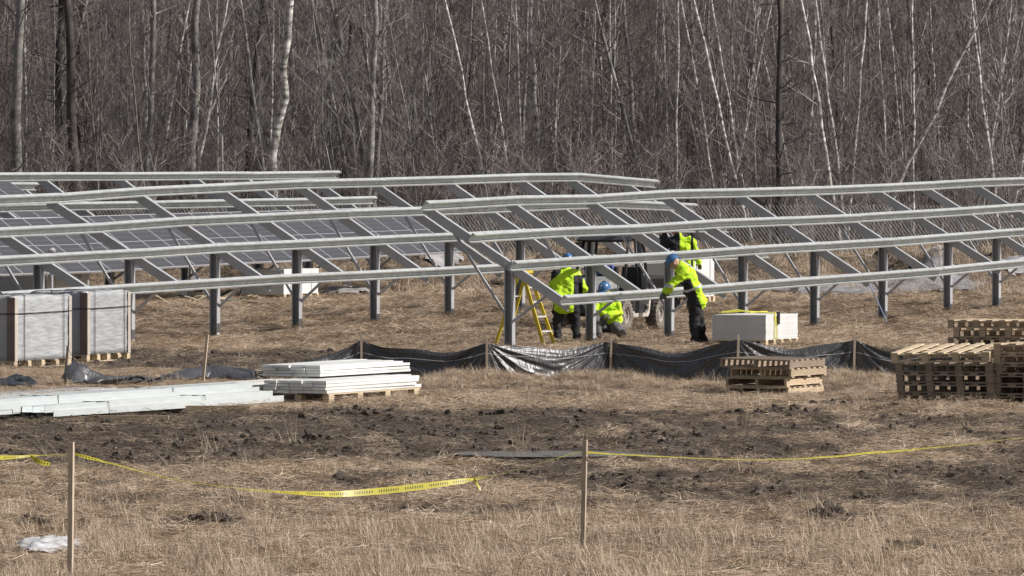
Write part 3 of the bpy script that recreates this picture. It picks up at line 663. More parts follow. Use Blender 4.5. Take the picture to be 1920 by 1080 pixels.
MB().box(.555, .59, -.28, -.2, .42, .66).obj('ratchet_buckle', M['blackpl'], near)

# ------------------------------------------------------------------ pallets
def bevel_box(x0, x1, y0, y1, z0, z1): return MB().box(x0, x1, y0, y1, z0, z1)
_pc = {}
def pallet(loc, label, tilt=(0, 0), rz=RZ, w=1.5, l=1.12, m='wood', style='block', group='stacked wooden pallets'):
    root = empty('pallet', loc, label=label, cat='pallet', group=group, rot=(tilt[0], tilt[1], rz))
    key = (w, l, m, style)
    if key not in _pc:
        pcs = []
        if style == 'block':
            nd = 7
            for i in range(nd):
                x_ = -w/2+(w-.11)*i/(nd-1); pcs.append(('deck_board', MB().box(0, .11, -l/2, l/2, 0, .02), (x_, 0, .125)))
            for y_ in (-l/2, -.05, l/2-.1):
                pcs.append(('stringer_board', MB().box(-w/2, w/2, 0, .1, 0, .0195), (0, y_, .105)))
                pcs.append(('bottom_board', MB().box(-w/2, w/2, 0, .1, 0, .0195), (0, y_, 0)))
                for i in range(4):
                    pcs.append(('block', MB().box(0, .095, 0, .092, 0, .0848), (-w/2+.002+(w-.1)*i/3, y_+.004, .0199)))
        else:
            for x_ in (-w/2, -.02, w/2-.038): pcs.append(('stringer', MB().box(0, .038, -l/2, l/2, 0, .095), (x_, 0, .0205)))
            for i in range(7): pcs.append(('deck_board', MB().box(-w/2-.004, w/2+.004, 0, .12, 0, .02), (0, -l/2+(l-.12)*i/6, .116)))
            for i in range(3): pcs.append(('bottom_board', MB().box(-w/2-.004, w/2+.004, 0, .12, 0, .02), (0, -l/2+(l-.12)*i/2, 0)))
        _pc[key] = [(n, b.mesh(n, M[m]), p) for n, b, p in pcs]
    for n, me, p in _pc[key]:
        o = link(n, me, root, loc=Vector(p)+Vector((random.uniform(-.004, .004), random.uniform(-.006, .006), 0))); 
    return root
def near_corner(px, py, w, l):
    g = GP(px, py); return g-V3*(w/2)+U3*(l/2)
ordn = ['bottom', 'second from the bottom', 'third from the bottom', 'fourth from the bottom', 'fifth from the bottom', 'sixth from the bottom']
# small stack in the middle right
c = near_corner(1482, 741, 1.0, 1.5); z0 = gz(c.x, c.y)-.01
for i in range(4):
    j = Vector((random.uniform(-.02, .02), random.uniform(-.03, .03), 0)); o3 = -U3*.0+V3*(-.06 if i == 3 else 0)
    pallet(c+j*2+o3+Vector((0, 0, z0-c.z+i*.139)), f'wooden pallet, {ordn[i] if i < 3 else "topmost"} of the small stack before the silt fence', (0, R(1.2) if i == 3 else 0), w=.98 if i < 3 else 1.12, l=1.5, m='wood' if i < 3 else 'wood_old', style='stringer')
# big stack at the right
c = near_corner(1868, 760, 1.48, 1.1); z0 = gz(c.x, c.y)
for i in range(5):
    j = V3*(-.05*i/4-.02)+U3*random.uniform(-.02, .02)
    if i < 4: pallet(c+j+Vector((0, 0, z0-c.z+i*.147)), f'weathered pallet, {ordn[i]} of the large left hand stack', w=1.46, m='wood_old')
    else: pallet(c+j+V3*-.04+Vector((0, 0, z0-c.z+i*.147+.055)), 'pale pallet lying tilted on top of the large left hand stack', (R(5.5), R(-1.2)), w=1.50, l=1.15, m='wood_new')
c = near_corner(2048, 762, 1.48, 1.1); z0 = gz(c.x, c.y)
for i in range(6):
    pallet(c+V3*random.uniform(-.03, .03)+Vector((0, 0, z0-c.z+i*.147)), f'brown pallet, {ordn[i]} of the stack cut by the right edge', w=1.46, m='wood_old' if i < 4 else 'wood')
c = near_corner(1945, 700, 1.48, 1.1); z0 = gz(c.x, c.y)
for i in range(6):
    pallet(c+V3*(-.10*(i % 2))+V3*(.2 if i == 2 else 0)+Vector((0, 0, z0-c.z+i*.147)), f'brown pallet, {ordn[i]} of the stack rising behind the pale tilted pallet', w=1.46 if i != 2 else 1.3, m='wood_old' if i < 4 else 'wood')

# ------------------------------------------------------------------ steel channel bundles, bottom left
def channel_bundle(px, py, L, nw, nh, bw, bh, label, m='galv', stag=.05, wood_under=True, z_extra=0, seed=1, straps=2, group='bundles of steel channel', cat='steel bundle'):
    """px,py nearest lower corner (right side) of the bundle; pieces run along the rows"""
    r = random.Random(seed); g = GP(px, py); root = empty('channel_bundle', (g.x, g.y, g.z+z_extra), RZ, label, cat, group)
    prof = cprof(bw, bh, .012, .005)
    b = MB(); b.ext((0, 0, 0), (0, L, 0), Vector((0, 0, 1)), Vector((1, 0, 0)), prof); me = b.mesh('channel', M[m])
    for j in range(nh):
        for i in range(nw):
            o = link('channel', me, root, loc=(-bw/2-i*(bw+.004)+r.uniform(-.006, .006), r.uniform(-stag*3, stag*2), .0+j*(bh*.62+.004)))
            o.rotation_euler = (r.uniform(-.0015, .0015), 0, r.uniform(-.004, .004))
    for k in range(straps):
        y_ = L*(k+.6)/(straps+.4); hh = nh*(bh*.62)+bh*.42; ww = nw*(bw+.004)
        MB().tube([(.012, y_, 0), (.012, y_, hh), (-ww-.01, y_, hh), (-ww-.01, y_, 0)], .008, 4).obj('strap', M['blackpl'], root)
    return root
M['steel_new'] = mat('new_galvanised_channel', (.64, .68, .68), .4, .35, .06, 2)
M['steel_white'] = mat('white_coated_channel', (.66, .66, .64), .55, .1, .06, 2)
def timber(px, py, ang, L, label, w=.09, h=.10):
    g = GP(px, py); MBo = MB().box(-L, 0, -w/2, w/2, 0, h); o = MBo.obj('timber_bearer', M['wood']); o.location = (g.x, g.y, g.z-.01); o.rotation_euler = (0, 0, ang); tag(o, label, 'timber', 'timber bearers under the steel')
timber(316, 789, R(-4), .95, 'wooden bearer lying under the near end of the steel channels')
timber(470, 772, R(-4), .95, 'wooden bearer under the far end of the steel channels')
channel_bundle(90, 790, 7.3, 3, 2, .19, .09, 'long bright steel channels in the nearest bundle on the ground', 'steel_new', .09, z_extra=.045, seed=2)
channel_bundle(-28, 794, 8.6, 3, 3, .19, .09, 'long bright steel channels stacked behind the nearest bundle', 'steel_new', .08, z_extra=.10, seed=3)
channel_bundle(412, 752, 3.0, 3, 4, .17, .06, 'short white channels between the long bundles and the pallet stack', 'steel_white', .05, z_extra=.06, seed=4, straps=0)
channel_bundle(-10, 748, 4.0, 3, 1, .2, .07, 'thin dull channels lying at the left edge behind the bright ones', 'galv_dark', .05, z_extra=.0, seed=8, straps=0)
def slab_bundle(px, py, w, L, nh, hb, label, z_extra, seed, pal=True):
    r = random.Random(seed); g = GP(px, py); root = empty('channel_bundle', (g.x, g.y, g.z), RZ, label, 'steel bundle', 'white channel bundles on pallets')
    nn = max(1, int(w/.19)); bw = w/nn
    for j in range(nh):
        for i in range(nn):
            mb = MB(); mb.ext((0, r.uniform(-.08, .02), 0), (0, L+r.uniform(-.25, .08), 0), Vector((1, 0, 0)), Vector((0, 0, 1)), [(-bw+.003, 0), (0, 0), (0, hb-.006), (-bw+.003, hb-.006)])
            o = mb.obj('channel', M['steel_white'], root); o.location = (-i*bw+r.uniform(-.012, .012), 0, z_extra+j*hb); o.rotation_euler = (r.uniform(-.002, .002), 0, r.uniform(-.007, .007))
    if pal:
        for y_ in (.1, L*.33, L*.62, L-.25):
            for x_ in (-.1, -w/2-.05, -w): MB().box(x_, x_+.1, y_-.03, y_+.15, 0, z_extra-.0225).obj('block', M['wood_new'], root)
        MB().box(-.0, -.09, .05, L-.05, z_extra-.022, z_extra-.001).obj('deck_board', M['wood_new'], root)
        MB().box(-w, -w+.09, .05, L-.05, z_extra-.022, z_extra-.001).obj('deck_board', M['wood_new'], root)
    return root
slab_bundle(613, 757, .98, 3.4, 4, .047, 'lower bundle of white channels on wooden blocks, pale side facing right', .15, 5)
sb2 = slab_bundle(600, 752, .92, 3.2, 4, .042, 'upper bundle of white channels stacked on the bundle with wooden blocks', .345, 6, False)

# ------------------------------------------------------------------ silt fence
def silt():
    root = empty('silt_fence', (0, 119, 0), label='black plastic silt fence sagging between wooden stakes across the field', cat='silt fence')
    st = [(470, 714, 697), (678, 712, 637), (913, 714, 643), (1145, 711, 640), (1383, 714, 636), (1601, 713, 637), (1790, 714, 643)]
    sag = [.10, .17, .10, .17, .13, .16]
    P = []
    for (a, b, t) in st:
        X_, D_ = bisect_ground(a, b); P.append((X_, D_, H-(t-YH)*D_/F))
    for i in range(len(P)-1):
        (xa, da, za), (xb, db, zb) = P[i], P[i+1]; nx, nz = 150, 40; vs = []; fs = []; L = math.hypot(xb-xa, db-da); r = random.Random(i)
        f1, f2 = r.uniform(14, 20), r.uniform(14, 20); p1, p2 = r.uniform(0, 6), r.uniform(0, 6)
        for a in range(nx+1):
            s = a/nx; x_ = xa+(xb-xa)*s; d_ = da+(db-da)*s; zt = za+(zb-za)*s-sag[i]*4*s*(1-s)*(1+.25*math.sin(s*9+i)); g0 = gz(x_, d_)-.06
            for c in range(nz+1):
                q = c/nz; z = g0+(zt-g0)*q
                h1 = (1-q)*.6; a1 = math.atan2(h1+.02, s*L+.02); a2 = math.atan2(h1+.02, (1-s)*L+.02)
                fo = .03*math.sin(a1*f1+p1)*min(1, s*5)*(1-s)**1.2+.03*math.sin(a2*f2+p2)*min(1, (1-s)*5)*s**1.2+.009*math.sin(a1*f1*3.1+s*14)*(1-s)+.009*math.sin(a2*f2*2.7-s*11)*s
                fo += .05*(float(fbm(np.array([x_*2.2+z*1.2]), np.array([z*3.0]), 41+i, 3)[0])-.5)*(1-abs(2*q-1)**4)
                bl = .20*math.sin(math.pi*s)*(1-q)*(.6+.4*q)
                vs.append((x_-0, d_+fo-bl-.03-119, z+.01*math.sin(s*30+c)*q*(1-q)))
        for a in range(nx):
            for c in range(nz): k = a*(nz+1)+c; fs.append((k, k+nz+1, k+nz+2, k+1))
        mb = MB(); mb.add(vs, fs); o = mb.obj('plastic_sheet', M['silt'], root, smooth=True); sm = o.modifiers.new('thickness', 'SOLIDIFY'); sm.thickness = .004
        cord = MB(); cp = []
        for a in range(0, nx+1, 3): v_ = Vector(vs[a*(nz+1)+int(nz*.74)]); cp.append(v_+Vector((0, -.012, 0)))
        cord.tube(cp, .0035, 4); cord.obj('seam_cord', M['alu'], root)
    for (a, b, t), (X_, D_, Z_) in list(zip(st, P))[1:]:
        tz = H-((t-9)-YH)*D_/F; mb = MB(); le = random.uniform(-.03, .03); mb.bar((X_-le*.5, D_-.09-119, gz(X_, D_)-.25), (X_+le*.5, D_-.09-119, tz), .038, .038, Vector((0, 1, 0))); mb.obj('stake', M['stake'], root)
silt()
def crumple(name, path, width, amp, label, seed, cat='plastic sheet', res=.05):
    """a collapsed strip of sheet lying on the ground along a path of (px, py, height)"""
    pts = [];
    for (a, b, h_) in path:
        X_, D_ = bisect_ground(a, b); pts.append((X_, D_, h_))
    out = []; 
    for i in range(len(pts)-1):
        n = max(2, int(math.hypot(pts[i+1][0]-pts[i][0], (pts[i+1][1]-pts[i][1])*.4)/res))
        for k in range(n): t = k/n; out.append([pts[i][j]*(1-t)+pts[i+1][j]*t for j in range(3)])
    nw = 22; vs = []; fs = []
    for a, (x_, d_, h_) in enumerate(out):
        for c in range(nw+1):
            q = c/nw-.5; dd = d_+q*width*1.6; xx = x_+.10*math.sin(q*7+a*.2); hh = 1.5*h_*math.cos(q*math.pi)
            n1 = float(fbm(np.array([xx*3.2+dd*1.1]), np.array([dd*3.6-xx*1.4]), seed, 4)[0]); n2 = abs(math.sin((q*10+a*.12+n1*7)))
            vs.append((xx, dd, gz(xx, dd)+.012+hh*(.55+.6*n1)+amp*n2*(.3+n1)))
    for a in range(len(out)-1):
        for c in range(nw): k = a*(nw+1)+c; fs.append((k, k+nw+1, k+nw+2, k+1))
    mb = MB(); mb.add(vs, fs); o = mb.obj(name, M['silt'], smooth=True); tag(o, label, cat); sm = o.modifiers.new('thickness', 'SOLIDIFY'); sm.thickness = .004; return o
crumple('fallen_silt_sheet', [(490, 714, .06), (440, 713, .10), (385, 713, .14), (330, 716, .09), (280, 720, .02)], .5, .05, 'black plastic sheet that has slid down beside the leaning stake', 3)
crumple('fallen_silt_sheet', [(275, 718, .03), (230, 720, .07), (190, 722, .09), (165, 722, .16), (150, 722, .30), (138, 723, .22), (122, 724, .05)], .35, .06, 'crumpled black plastic bunched up against the short leaning stake', 5)
crumple('fallen_silt_sheet', [(-30, 728, .08), (20, 728, .13), (45, 730, .10), (65, 731, .02)], .3, .03, 'dusty black plastic scrap on the mud at the left edge', 9)
def lone_stake(pb, pt, w, label, dshift=0, cat='stake'):
    X_, D_ = bisect_ground(*pb); D_ += dshift; tp = PD(pt[0], pt[1], D_); b = Vector(((pb[0]-960)/F*D_, D_, gz(X_, D_)-.3))
    root = MB(); root.bar(b, tp, w, w, Vector((.3, 1, 0)).normalized()); o = root.obj('wooden_stake', M['stake']); tag(o, label, cat, 'wooden stakes'); return b, tp
lone_stake((377, 718), (389, 627), .04, 'leaning wooden stake standing in the fallen black plastic')
lone_stake((119, 722), (128, 648), .04, 'short leaning wooden stake beside the bunched black plastic')
_, s1 = lone_stake((131, 1092), (134, 829), .040, 'grey wooden stake in the left foreground holding yellow tape')
_, s2 = lone_stake((1091, 1040), (1097, 825), .038, 'sunlit wooden stake in the right foreground holding yellow tape')
# cord from the short stake to the plastic
MB().tube([PD(127, 652, 112.3), PD(146, 688, 112.0)], .005, 4).obj('thin_cord', M['blackpl'])
tag(bpy.data.objects['thin_cord'], 'thin dark cord tied between the short stake and the bunched plastic', 'cord')

# ------------------------------------------------------------------ caution tape
def tape_mat():
    m = mat('printed_caution_tape', (.52, .46, .05), .35, 0, .08, 5); n = m.node_tree; p = n.nodes['Principled BSDF']
    uv = n.nodes.new('ShaderNodeUVMap'); uv.uv_map = 'UVMap'; sp = n.nodes.new('ShaderNodeSeparateXYZ'); n.links.new(uv.outputs[0], sp.inputs[0])
    def mth(op, a, b=None):
        q = n.nodes.new('ShaderNodeMath'); q.operation = op
        for i, v_ in enumerate((a, b)):
            if v_ is None: continue
            if isinstance(v_, (int, float)): q.inputs[i].default_value = v_
            else: n.links.new(v_, q.inputs[i])
        return q.outputs[0]
    u_, v_ = sp.outputs[0], sp.outputs[1]
    strokes = mth('LESS_THAN', mth('FRACT', mth('MULTIPLY', u_, 38)), .5); word = mth('LESS_THAN', mth('FRACT', mth('MULTIPLY', u_, 3.6)), .78)
    band = mth('MULTIPLY', mth('GREATER_THAN', v_, .28), mth('LESS_THAN', v_, .72)); k = mth('MULTIPLY', mth('MULTIPLY', strokes, word), band)
    mx = n.nodes.new('ShaderNodeMixRGB'); n.links.new(k, mx.inputs[0]); mx.inputs[2].default_value = (.10, .09, .02, 1)
    src = p.inputs['Base Color'].links[0].from_socket; n.links.new(src, mx.inputs[1]); n.links.new(mx.outputs[0], p.inputs['Base Color'])
    tr = n.nodes.new('ShaderNodeBsdfTranslucent'); n.links.new(mx.outputs[0], tr.inputs[0]); ms = n.nodes.new('ShaderNodeMixShader'); ms.inputs[0].default_value = .3
    n.links.new(p.outputs[0], ms.inputs[1]); n.links.new(tr.outputs[0], ms.inputs[2]); n.links.new(ms.outputs[0], n.nodes['Material Output'].inputs[0])
    return m
M['tapep'] = tape_mat()
def ribbon(name, keys, label, parent=None, cat='caution tape'):
    """keys: (px, py, distance, half width m, twist deg from vertical)"""
    vs = []; fs = []; us = []; dist = 0; prev = None
    out = []
    for i in range(len(keys)-1):
        n = max(2, int(math.hypot(keys[i+1][0]-keys[i][0], keys[i+1][1]-keys[i][1])/6))
        p0 = keys[max(i-1, 0)]; p1 = keys[i]; p2 = keys[i+1]; p3 = keys[min(i+2, len(keys)-1)]
        for k in range(n+(1 if i == len(keys)-2 else 0)):
            t = k/n; c = []
            for j in range(5):
                lin = p1[j]*(1-t)+p2[j]*t
                cr_ = .5*(2*p1[j]+(p2[j]-p0[j])*t+(2*p0[j]-5*p1[j]+4*p2[j]-p3[j])*t*t+(3*p1[j]-p0[j]-3*p2[j]+p3[j])*t**3)
                c.append(cr_ if j == 1 else lin)
            out.append(c)
    for (a, b, dd, hw, tw) in out:
        c = PD(a, b, dd); w = Vector((0, math.sin(R(tw)), math.cos(R(tw))))*hw
        if prev is not None: dist += (c-prev).length
        w = w*.8; prev = c; vs += [c-w, c+w]; us.append(dist)
    for i in range(len(us)-1): fs.append((2*i, 2*i+2, 2*i+3, 2*i+1))
    me = bpy.data.meshes.new(name); me.from_pydata(vs, [], fs); me.materials.append(M['tapep']); uvl = me.uv_layers.new(name='UVMap')
    for p in me.polygons:
        for li in p.loop_indices: vi = me.loops[li].vertex_index; uvl.data[li].uv = (us[vi//2], vi % 2)
        p.use_smooth = True
    o = link(name, me, parent)
    if parent is None: tag(o, label, cat, 'yellow caution tapes')
    return o
t1 = ribbon('caution_tape', [(137, 851, 59.5, .012, 0), (165, 858, 59.5, .022, 40), (195, 866, 59.5, .02, 70), (260, 883, 59.6, .018, 78), (340, 901, 59.8, .016, 84), (430, 914, 60, .018, 84), (520, 922, 60.3, .026, 72), (600, 926, 60.6, .034, 45), (640, 926, 60.8, .036, 30), (720, 920, 61.1, .036, 12), (800, 911, 61.4, .036, 15), (870, 902, 61.7, .03, 30), (889, 898, 61.8, .016, 55), (915, 894, 61.9, .03, 86), (960, 883, 62.1, .03, 88), (1020, 866, 62.4, .03, 88), (1090, 848, 62.7, .02, 80)],
    'yellow printed tape sagging between the two foreground stakes')
ribbon('tape_tail', [(888, 898, 61.75, .03, 20), (894, 906, 61.7, .03, 50), (901, 917, 61.7, .02, 20)], '', parent=t1)
ribbon('caution_tape', [(1100, 848, 62.6, .02, 60), (1140, 851, 62.8, .022, 74), (1200, 854, 63.2, .026, 76), (1300, 859, 64, .020, 80), (1400, 862, 65, .020, 80), (1480, 861, 65.6, .020, 78), (1580, 855, 66.4, .020, 66), (1620, 850, 67, .020, 60), (1680, 846, 67.5, .026, 70), (1740, 840, 68, .020, 76), (1820, 832, 69, .020, 82), (1940, 819, 70, .020, 84)],
    'yellow tape stretching from the right foreground stake out of the right edge')
t3 = ribbon('caution_tape', [(-30, 858, 58, .028, 20), (0, 858, 58.2, .026, 25), (30, 857, 58.4, .02, 40), (58, 855, 58.5, .014, 40), (75, 854, 58.8, .022, 84), (130, 851, 59.4, .022, 86)],
    'short yellow tape running from the left edge to the left foreground stake')
ribbon('tape_tail', [(58, 857, 58.5, .02, 10), (66, 862, 58.45, .03, 30), (80, 868, 58.4, .034, 50), (94, 870, 58.4, .02, 40)], '', parent=t3)

# ------------------------------------------------------------------ step ladder
def ladder():
    # rung direction = row axis; legs spread across it
    top = PD(983, 511, 138.2); g = 0
    root = empty('step_ladder', (top.x, top.y, 0), RZ, 'yellow fibreglass stepladder standing open behind the first racking post', 'ladder'); zt = top.z
    for (sx, name, hw, th) in ((.52, 'step_rail', .02, .07), (-.50, 'back_leg', .02, .06)):
        for sy in (-1, 1):
            b = MB(); yb, yt = sy*.27, sy*.17; wp = root.location+V3*sx+U3*yb; gb = gz(wp.x, wp.y)
            b.ext((sx, yb, gb), (sx*.07, yt, zt), Vector((0, 1, 0)), Vector((1, 0, 0)), [(-.016, -th/2), (.016, -th/2), (.016, th/2), (-.016, th/2)])
            b.obj(name, M['fibreglass'], root)
            f_ = MB(); f_.box(sx-.05, sx+.05, yb-.03, yb+.03, gb-.01, gb+.04); f_.obj('ladder_foot', M['blackpl'], root)
    b = MB().box(-.1, .1, -.2, .2, zt-.01, zt+.04); b.obj('top_cap', M['fibreglass'], root)
    for k in range(1, 5):
        t = 1-k/5.0; hw = .27*t+.17*(1-t)
        z = zt*(k/5.0); sx = .52*t+.036*(1-t); MB().box(sx-.045, sx+.045, -hw+.017, hw-.017, z-.014, z+.014).obj('ladder_step', M['alu'], root)
    for z in (.45, .95): t = 1-z/zt; MB().box(-.50*t-.04*(1-t)-.01, -.50*t-.04*(1-t)+.01, -.22, .22, z-.012, z+.012).obj('cross_bar', M['alu'], root)
    for sy in (-1, 1): MB().bar((.52*.5, sy*.2, zt*.52), (-.5*.5, sy*.2, zt*.52), .02, .006).obj('spreader_bar', M['alu'], root)
ladder()

# ------------------------------------------------------------------ utility vehicle
def utv():
    s0 = 148.0; wp = PD(1166, 622, s0); z0 = gz(wp.x, wp.y)
    c = Vector((wp.x, wp.y, z0))-V3*.62+U3*.95
    root = empty('utility_vehicle', (c.x, c.y, (gz(c.x, c.y)+z0)/2), RZ, 'dusty open utility vehicle with black roof parked behind the workers', 'vehicle')
    # local +x is the side towards the camera, -y is the front
    def tyre():
        mb = MB(); prof = [(.30, -.12), (.31, -.07), (.315, 0), (.31, .07), (.30, .12), (.24, .135), (.17, .12), (.17, -.12), (.24, -.135)]; n = 36
        for i in range(n):
            for (r_, x_) in prof:
                a = 2*math.pi*i/n; mb.v.append((x_, r_*math.cos(a), r_*math.sin(a)))
        k = len(prof)
        for i in range(n):
            for j in range(k): mb.f.append((i*k+j, i*k+(j+1) % k, ((i+1) % n)*k+(j+1) % k, ((i+1) % n)*k+j)); mb.m.append(0)
        for i in range(20):
            for sd in (-1, 1):
                a = 2*math.pi*(i+.25*sd)/20; T = Matrix.Rotation(a, 4, 'X'); mb.box(min(sd*.015, sd*.125), max(sd*.015, sd*.125), -.028, .028, .295, .335, T=T)
        return mb.mesh('tyre', M['tyre'])
    def rim():
        mb = MB(); prof = [(.172, -.10), (.172, .10), (.14, .09), (.12, .03), (.05, .02), (.045, .07), (0.001, .075)]; n = 24; k = len(prof)
        for i in range(n):
            for (r_, x_) in prof: a = 2*math.pi*i/n; mb.v.append((x_, r_*math.cos(a), r_*math.sin(a)))
        for i in range(n):
            for j in range(k-1): mb.f.append((i*k+j, i*k+j+1, ((i+1) % n)*k+j+1, ((i+1) % n)*k+j)); mb.m.append(0)
        for i in range(8):
            T = Matrix.Rotation(2*math.pi*i/8, 4, 'X'); mb.box(.025, .05, -.018, .018, .05, .14, T=T)
        return mb.mesh('rim', M['rim'])
    ty, ri = tyre(), rim()
    for sx in (-1, 1):
        for y_ in (-.95, .95):
            w = empty('wheel', (sx*.62, y_, .325)); w.parent = root; w.rotation_euler = (0, 0, 0 if sx > 0 else math.pi)
            link('tyre', ty, w); link('rim', ri, w)
    P = lambda name, m, *boxes: [name, m, boxes]
    def poly(name, m, prof, x0, x1):
        MB().ext((x0, 0, 0), (x1, 0, 0), Vector((0, 1, 0)), Vector((0, 0, 1)), prof).obj(name, M[m], root)
    poly('chassis_tub', 'utv_dark', [(-1.25, .35), (1.35, .35), (1.35, .48), (-1.25, .48)], -.5, .5)
    poly('bonnet', 'utv_grey', [(-1.42, .62), (-1.38, .85), (-1.15, 1.0), (-.62, 1.12), (-.60, .62)], -.42, .42)
    poly('front_bumper', 'utv_dark', [(-1.52, .38), (-1.46, .36), (-1.44, .66), (-1.50, .68)], -.45, .45)
    poly('cargo_bed', 'utv_grey', [(.42, .78), (1.42, .78), (1.42, 1.12), (1.38, 1.12), (1.38, .84), (.46, .84), (.46, 1.12), (.42, 1.12)], -.62, .62)
    for sx in (-1, 1):
        poly('bed_side', 'utv_dark', [(.46, .84), (1.38, .84), (1.38, 1.12), (.46, 1.12)], sx*.60-.015, sx*.60+.015)
        # fenders as arches
        for y_ in (-.95, .95):
            mb = MB(); arc = [(y_+.46*math.cos(a), .36+.46*math.sin(a)) for a in np.linspace(.1, math.pi-.1, 9)]; arc2 = [(y_+.42*math.cos(a), .36+.42*math.sin(a)) for a in np.linspace(math.pi-.1, .1, 9)]
            mb.ext((sx*.44, 0, 0), (sx*.72, 0, 0), Vector((0, 1, 0)), Vector((0, 0, 1)), arc+arc2); mb.obj('fender', M['utv_dark'], root)
        # dusty side frame of the door opening: sill and two uprights
        xx0, xx1 = (sx*.60, sx*.66) if sx > 0 else (sx*.66, sx*.60)
        mb = MB(); mb.ext((xx0, 0, 0), (xx1, 0, 0), Vector((0, 1, 0)), Vector((0, 0, 1)), [(-.62, .80), (-.54, .38), (-.40, .28), (.40, .28), (.52, .38), (.56, .80), (.47, .80), (.43, .42), (.35, .355), (-.32, .355), (-.42, .44), (-.50, .80)]); mb.obj('door_frame', M['utv_dust'], root)
        xb = sx*.57; MB().box(xb-.01, xb+.01, -.5, .45, .36, .74).obj('side_panel', M['utv_dark'], root)
        # roll cage
        MB().tube([(sx*.56, -.66, 1.0), (sx*.52, -.40, 1.62), (sx*.50, -.25, 1.86), (sx*.50, .42, 1.88), (sx*.55, .50, 1.6), (sx*.58, .50, .85)], .034, 8).obj('cage_tube', M['utv_dark'], root, smooth=True)
        MB().tube([(sx*.575, .02, .8), (sx*.51, .06, 1.86)], .030, 8).obj('cage_tube', M['utv_dark'], root, smooth=True)
        MB().box(sx*.30-.08, sx*.30+.08, -1.42, -1.36, .74, .84).obj('headlight', M['alu'], root)
        bk = MB(); bk.box(sx*.28-.22, sx*.28+.22, .30, .42, .86, 1.34, T=Matrix.Rotation(R(-6), 4, 'X')); bk.obj('seat_back', M['utv_dark'], root)
        MB().box(sx*.28-.22, sx*.28+.22, -.10, .32, .72, .88).obj('seat', M['utv_dark'], root)
    mb = MB(); prof = [(-.48, 1.84), (-.30, 1.89), (.2, 1.91), (.55, 1.88), (.56, 1.92), (.2, 1.955), (-.30, 1.935), (-.50, 1.87)]
    mb.ext((-.58, 0, 0), (.58, 0, 0), Vector((0, 1, 0)), Vector((0, 0, 1)), prof); mb.obj('roof', M['utv_dark'], root)
    MB().tube([(-.50, -.25, 1.84), (.50, -.25, 1.84)], .02, 6).obj('cage_tube', M['utv_dark'], root)
    MB().tube([(-.54, -.62, 1.05), (.54, -.62, 1.05)], .02, 6).obj('cage_tube', M['utv_dark'], root)
    mb = MB(); mb.box(-.5, .5, -.63, -.50, .98, 1.14); mb.obj('dashboard', M['utv_dark'], root)
    ring = [(-.26+.17*math.cos(a), -.34+.10*math.sin(a), 1.20+.13*math.sin(a)) for a in np.linspace(0, 6.283, 18)]; MB().tube(ring, .014, 6, cap=False).obj('steering_wheel', M['utv_dark'], root)
    MB().tube([(-.26, -.52, 1.08), (-.26, -.34, 1.20)], .02, 6).obj('steering_column', M['utv_dark'], root)
    for y_ in (-.95, .95): MB().tube([(-.6, y_, .33), (.6, y_, .33)], .03, 6).obj('axle', M['utv_dark'], root)
    # jacket thrown over the dashboard
    tb = c+V3*(-.08)-U3*.50; bm = bmesh.new(); bmesh.ops.create_icosphere(bm, subdivisions=3, radius=.2); r = random.Random(4)
    for v_ in bm.verts: v_.co.x *= 1.6; v_.co.z *= .75; v_.co *= (1+.5*(float(fbm(np.array([v_.co.x*9+3]), np.array([v_.co.y*9+v_.co.z*7]), 8, 3)[0])-.5))
    me = bpy.data.meshes.new('blue_jacket'); bm.to_mesh(me); bm.free(); me.materials.append(M['blue']); [setattr(p, 'use_smooth', True) for p in me.polygons]
    o = link('blue_jacket', me); o.location = (tb.x, tb.y, root.location.z+1.27); tag(o, 'blue jacket bundled on the dashboard of the utility vehicle', 'jacket')
utv()

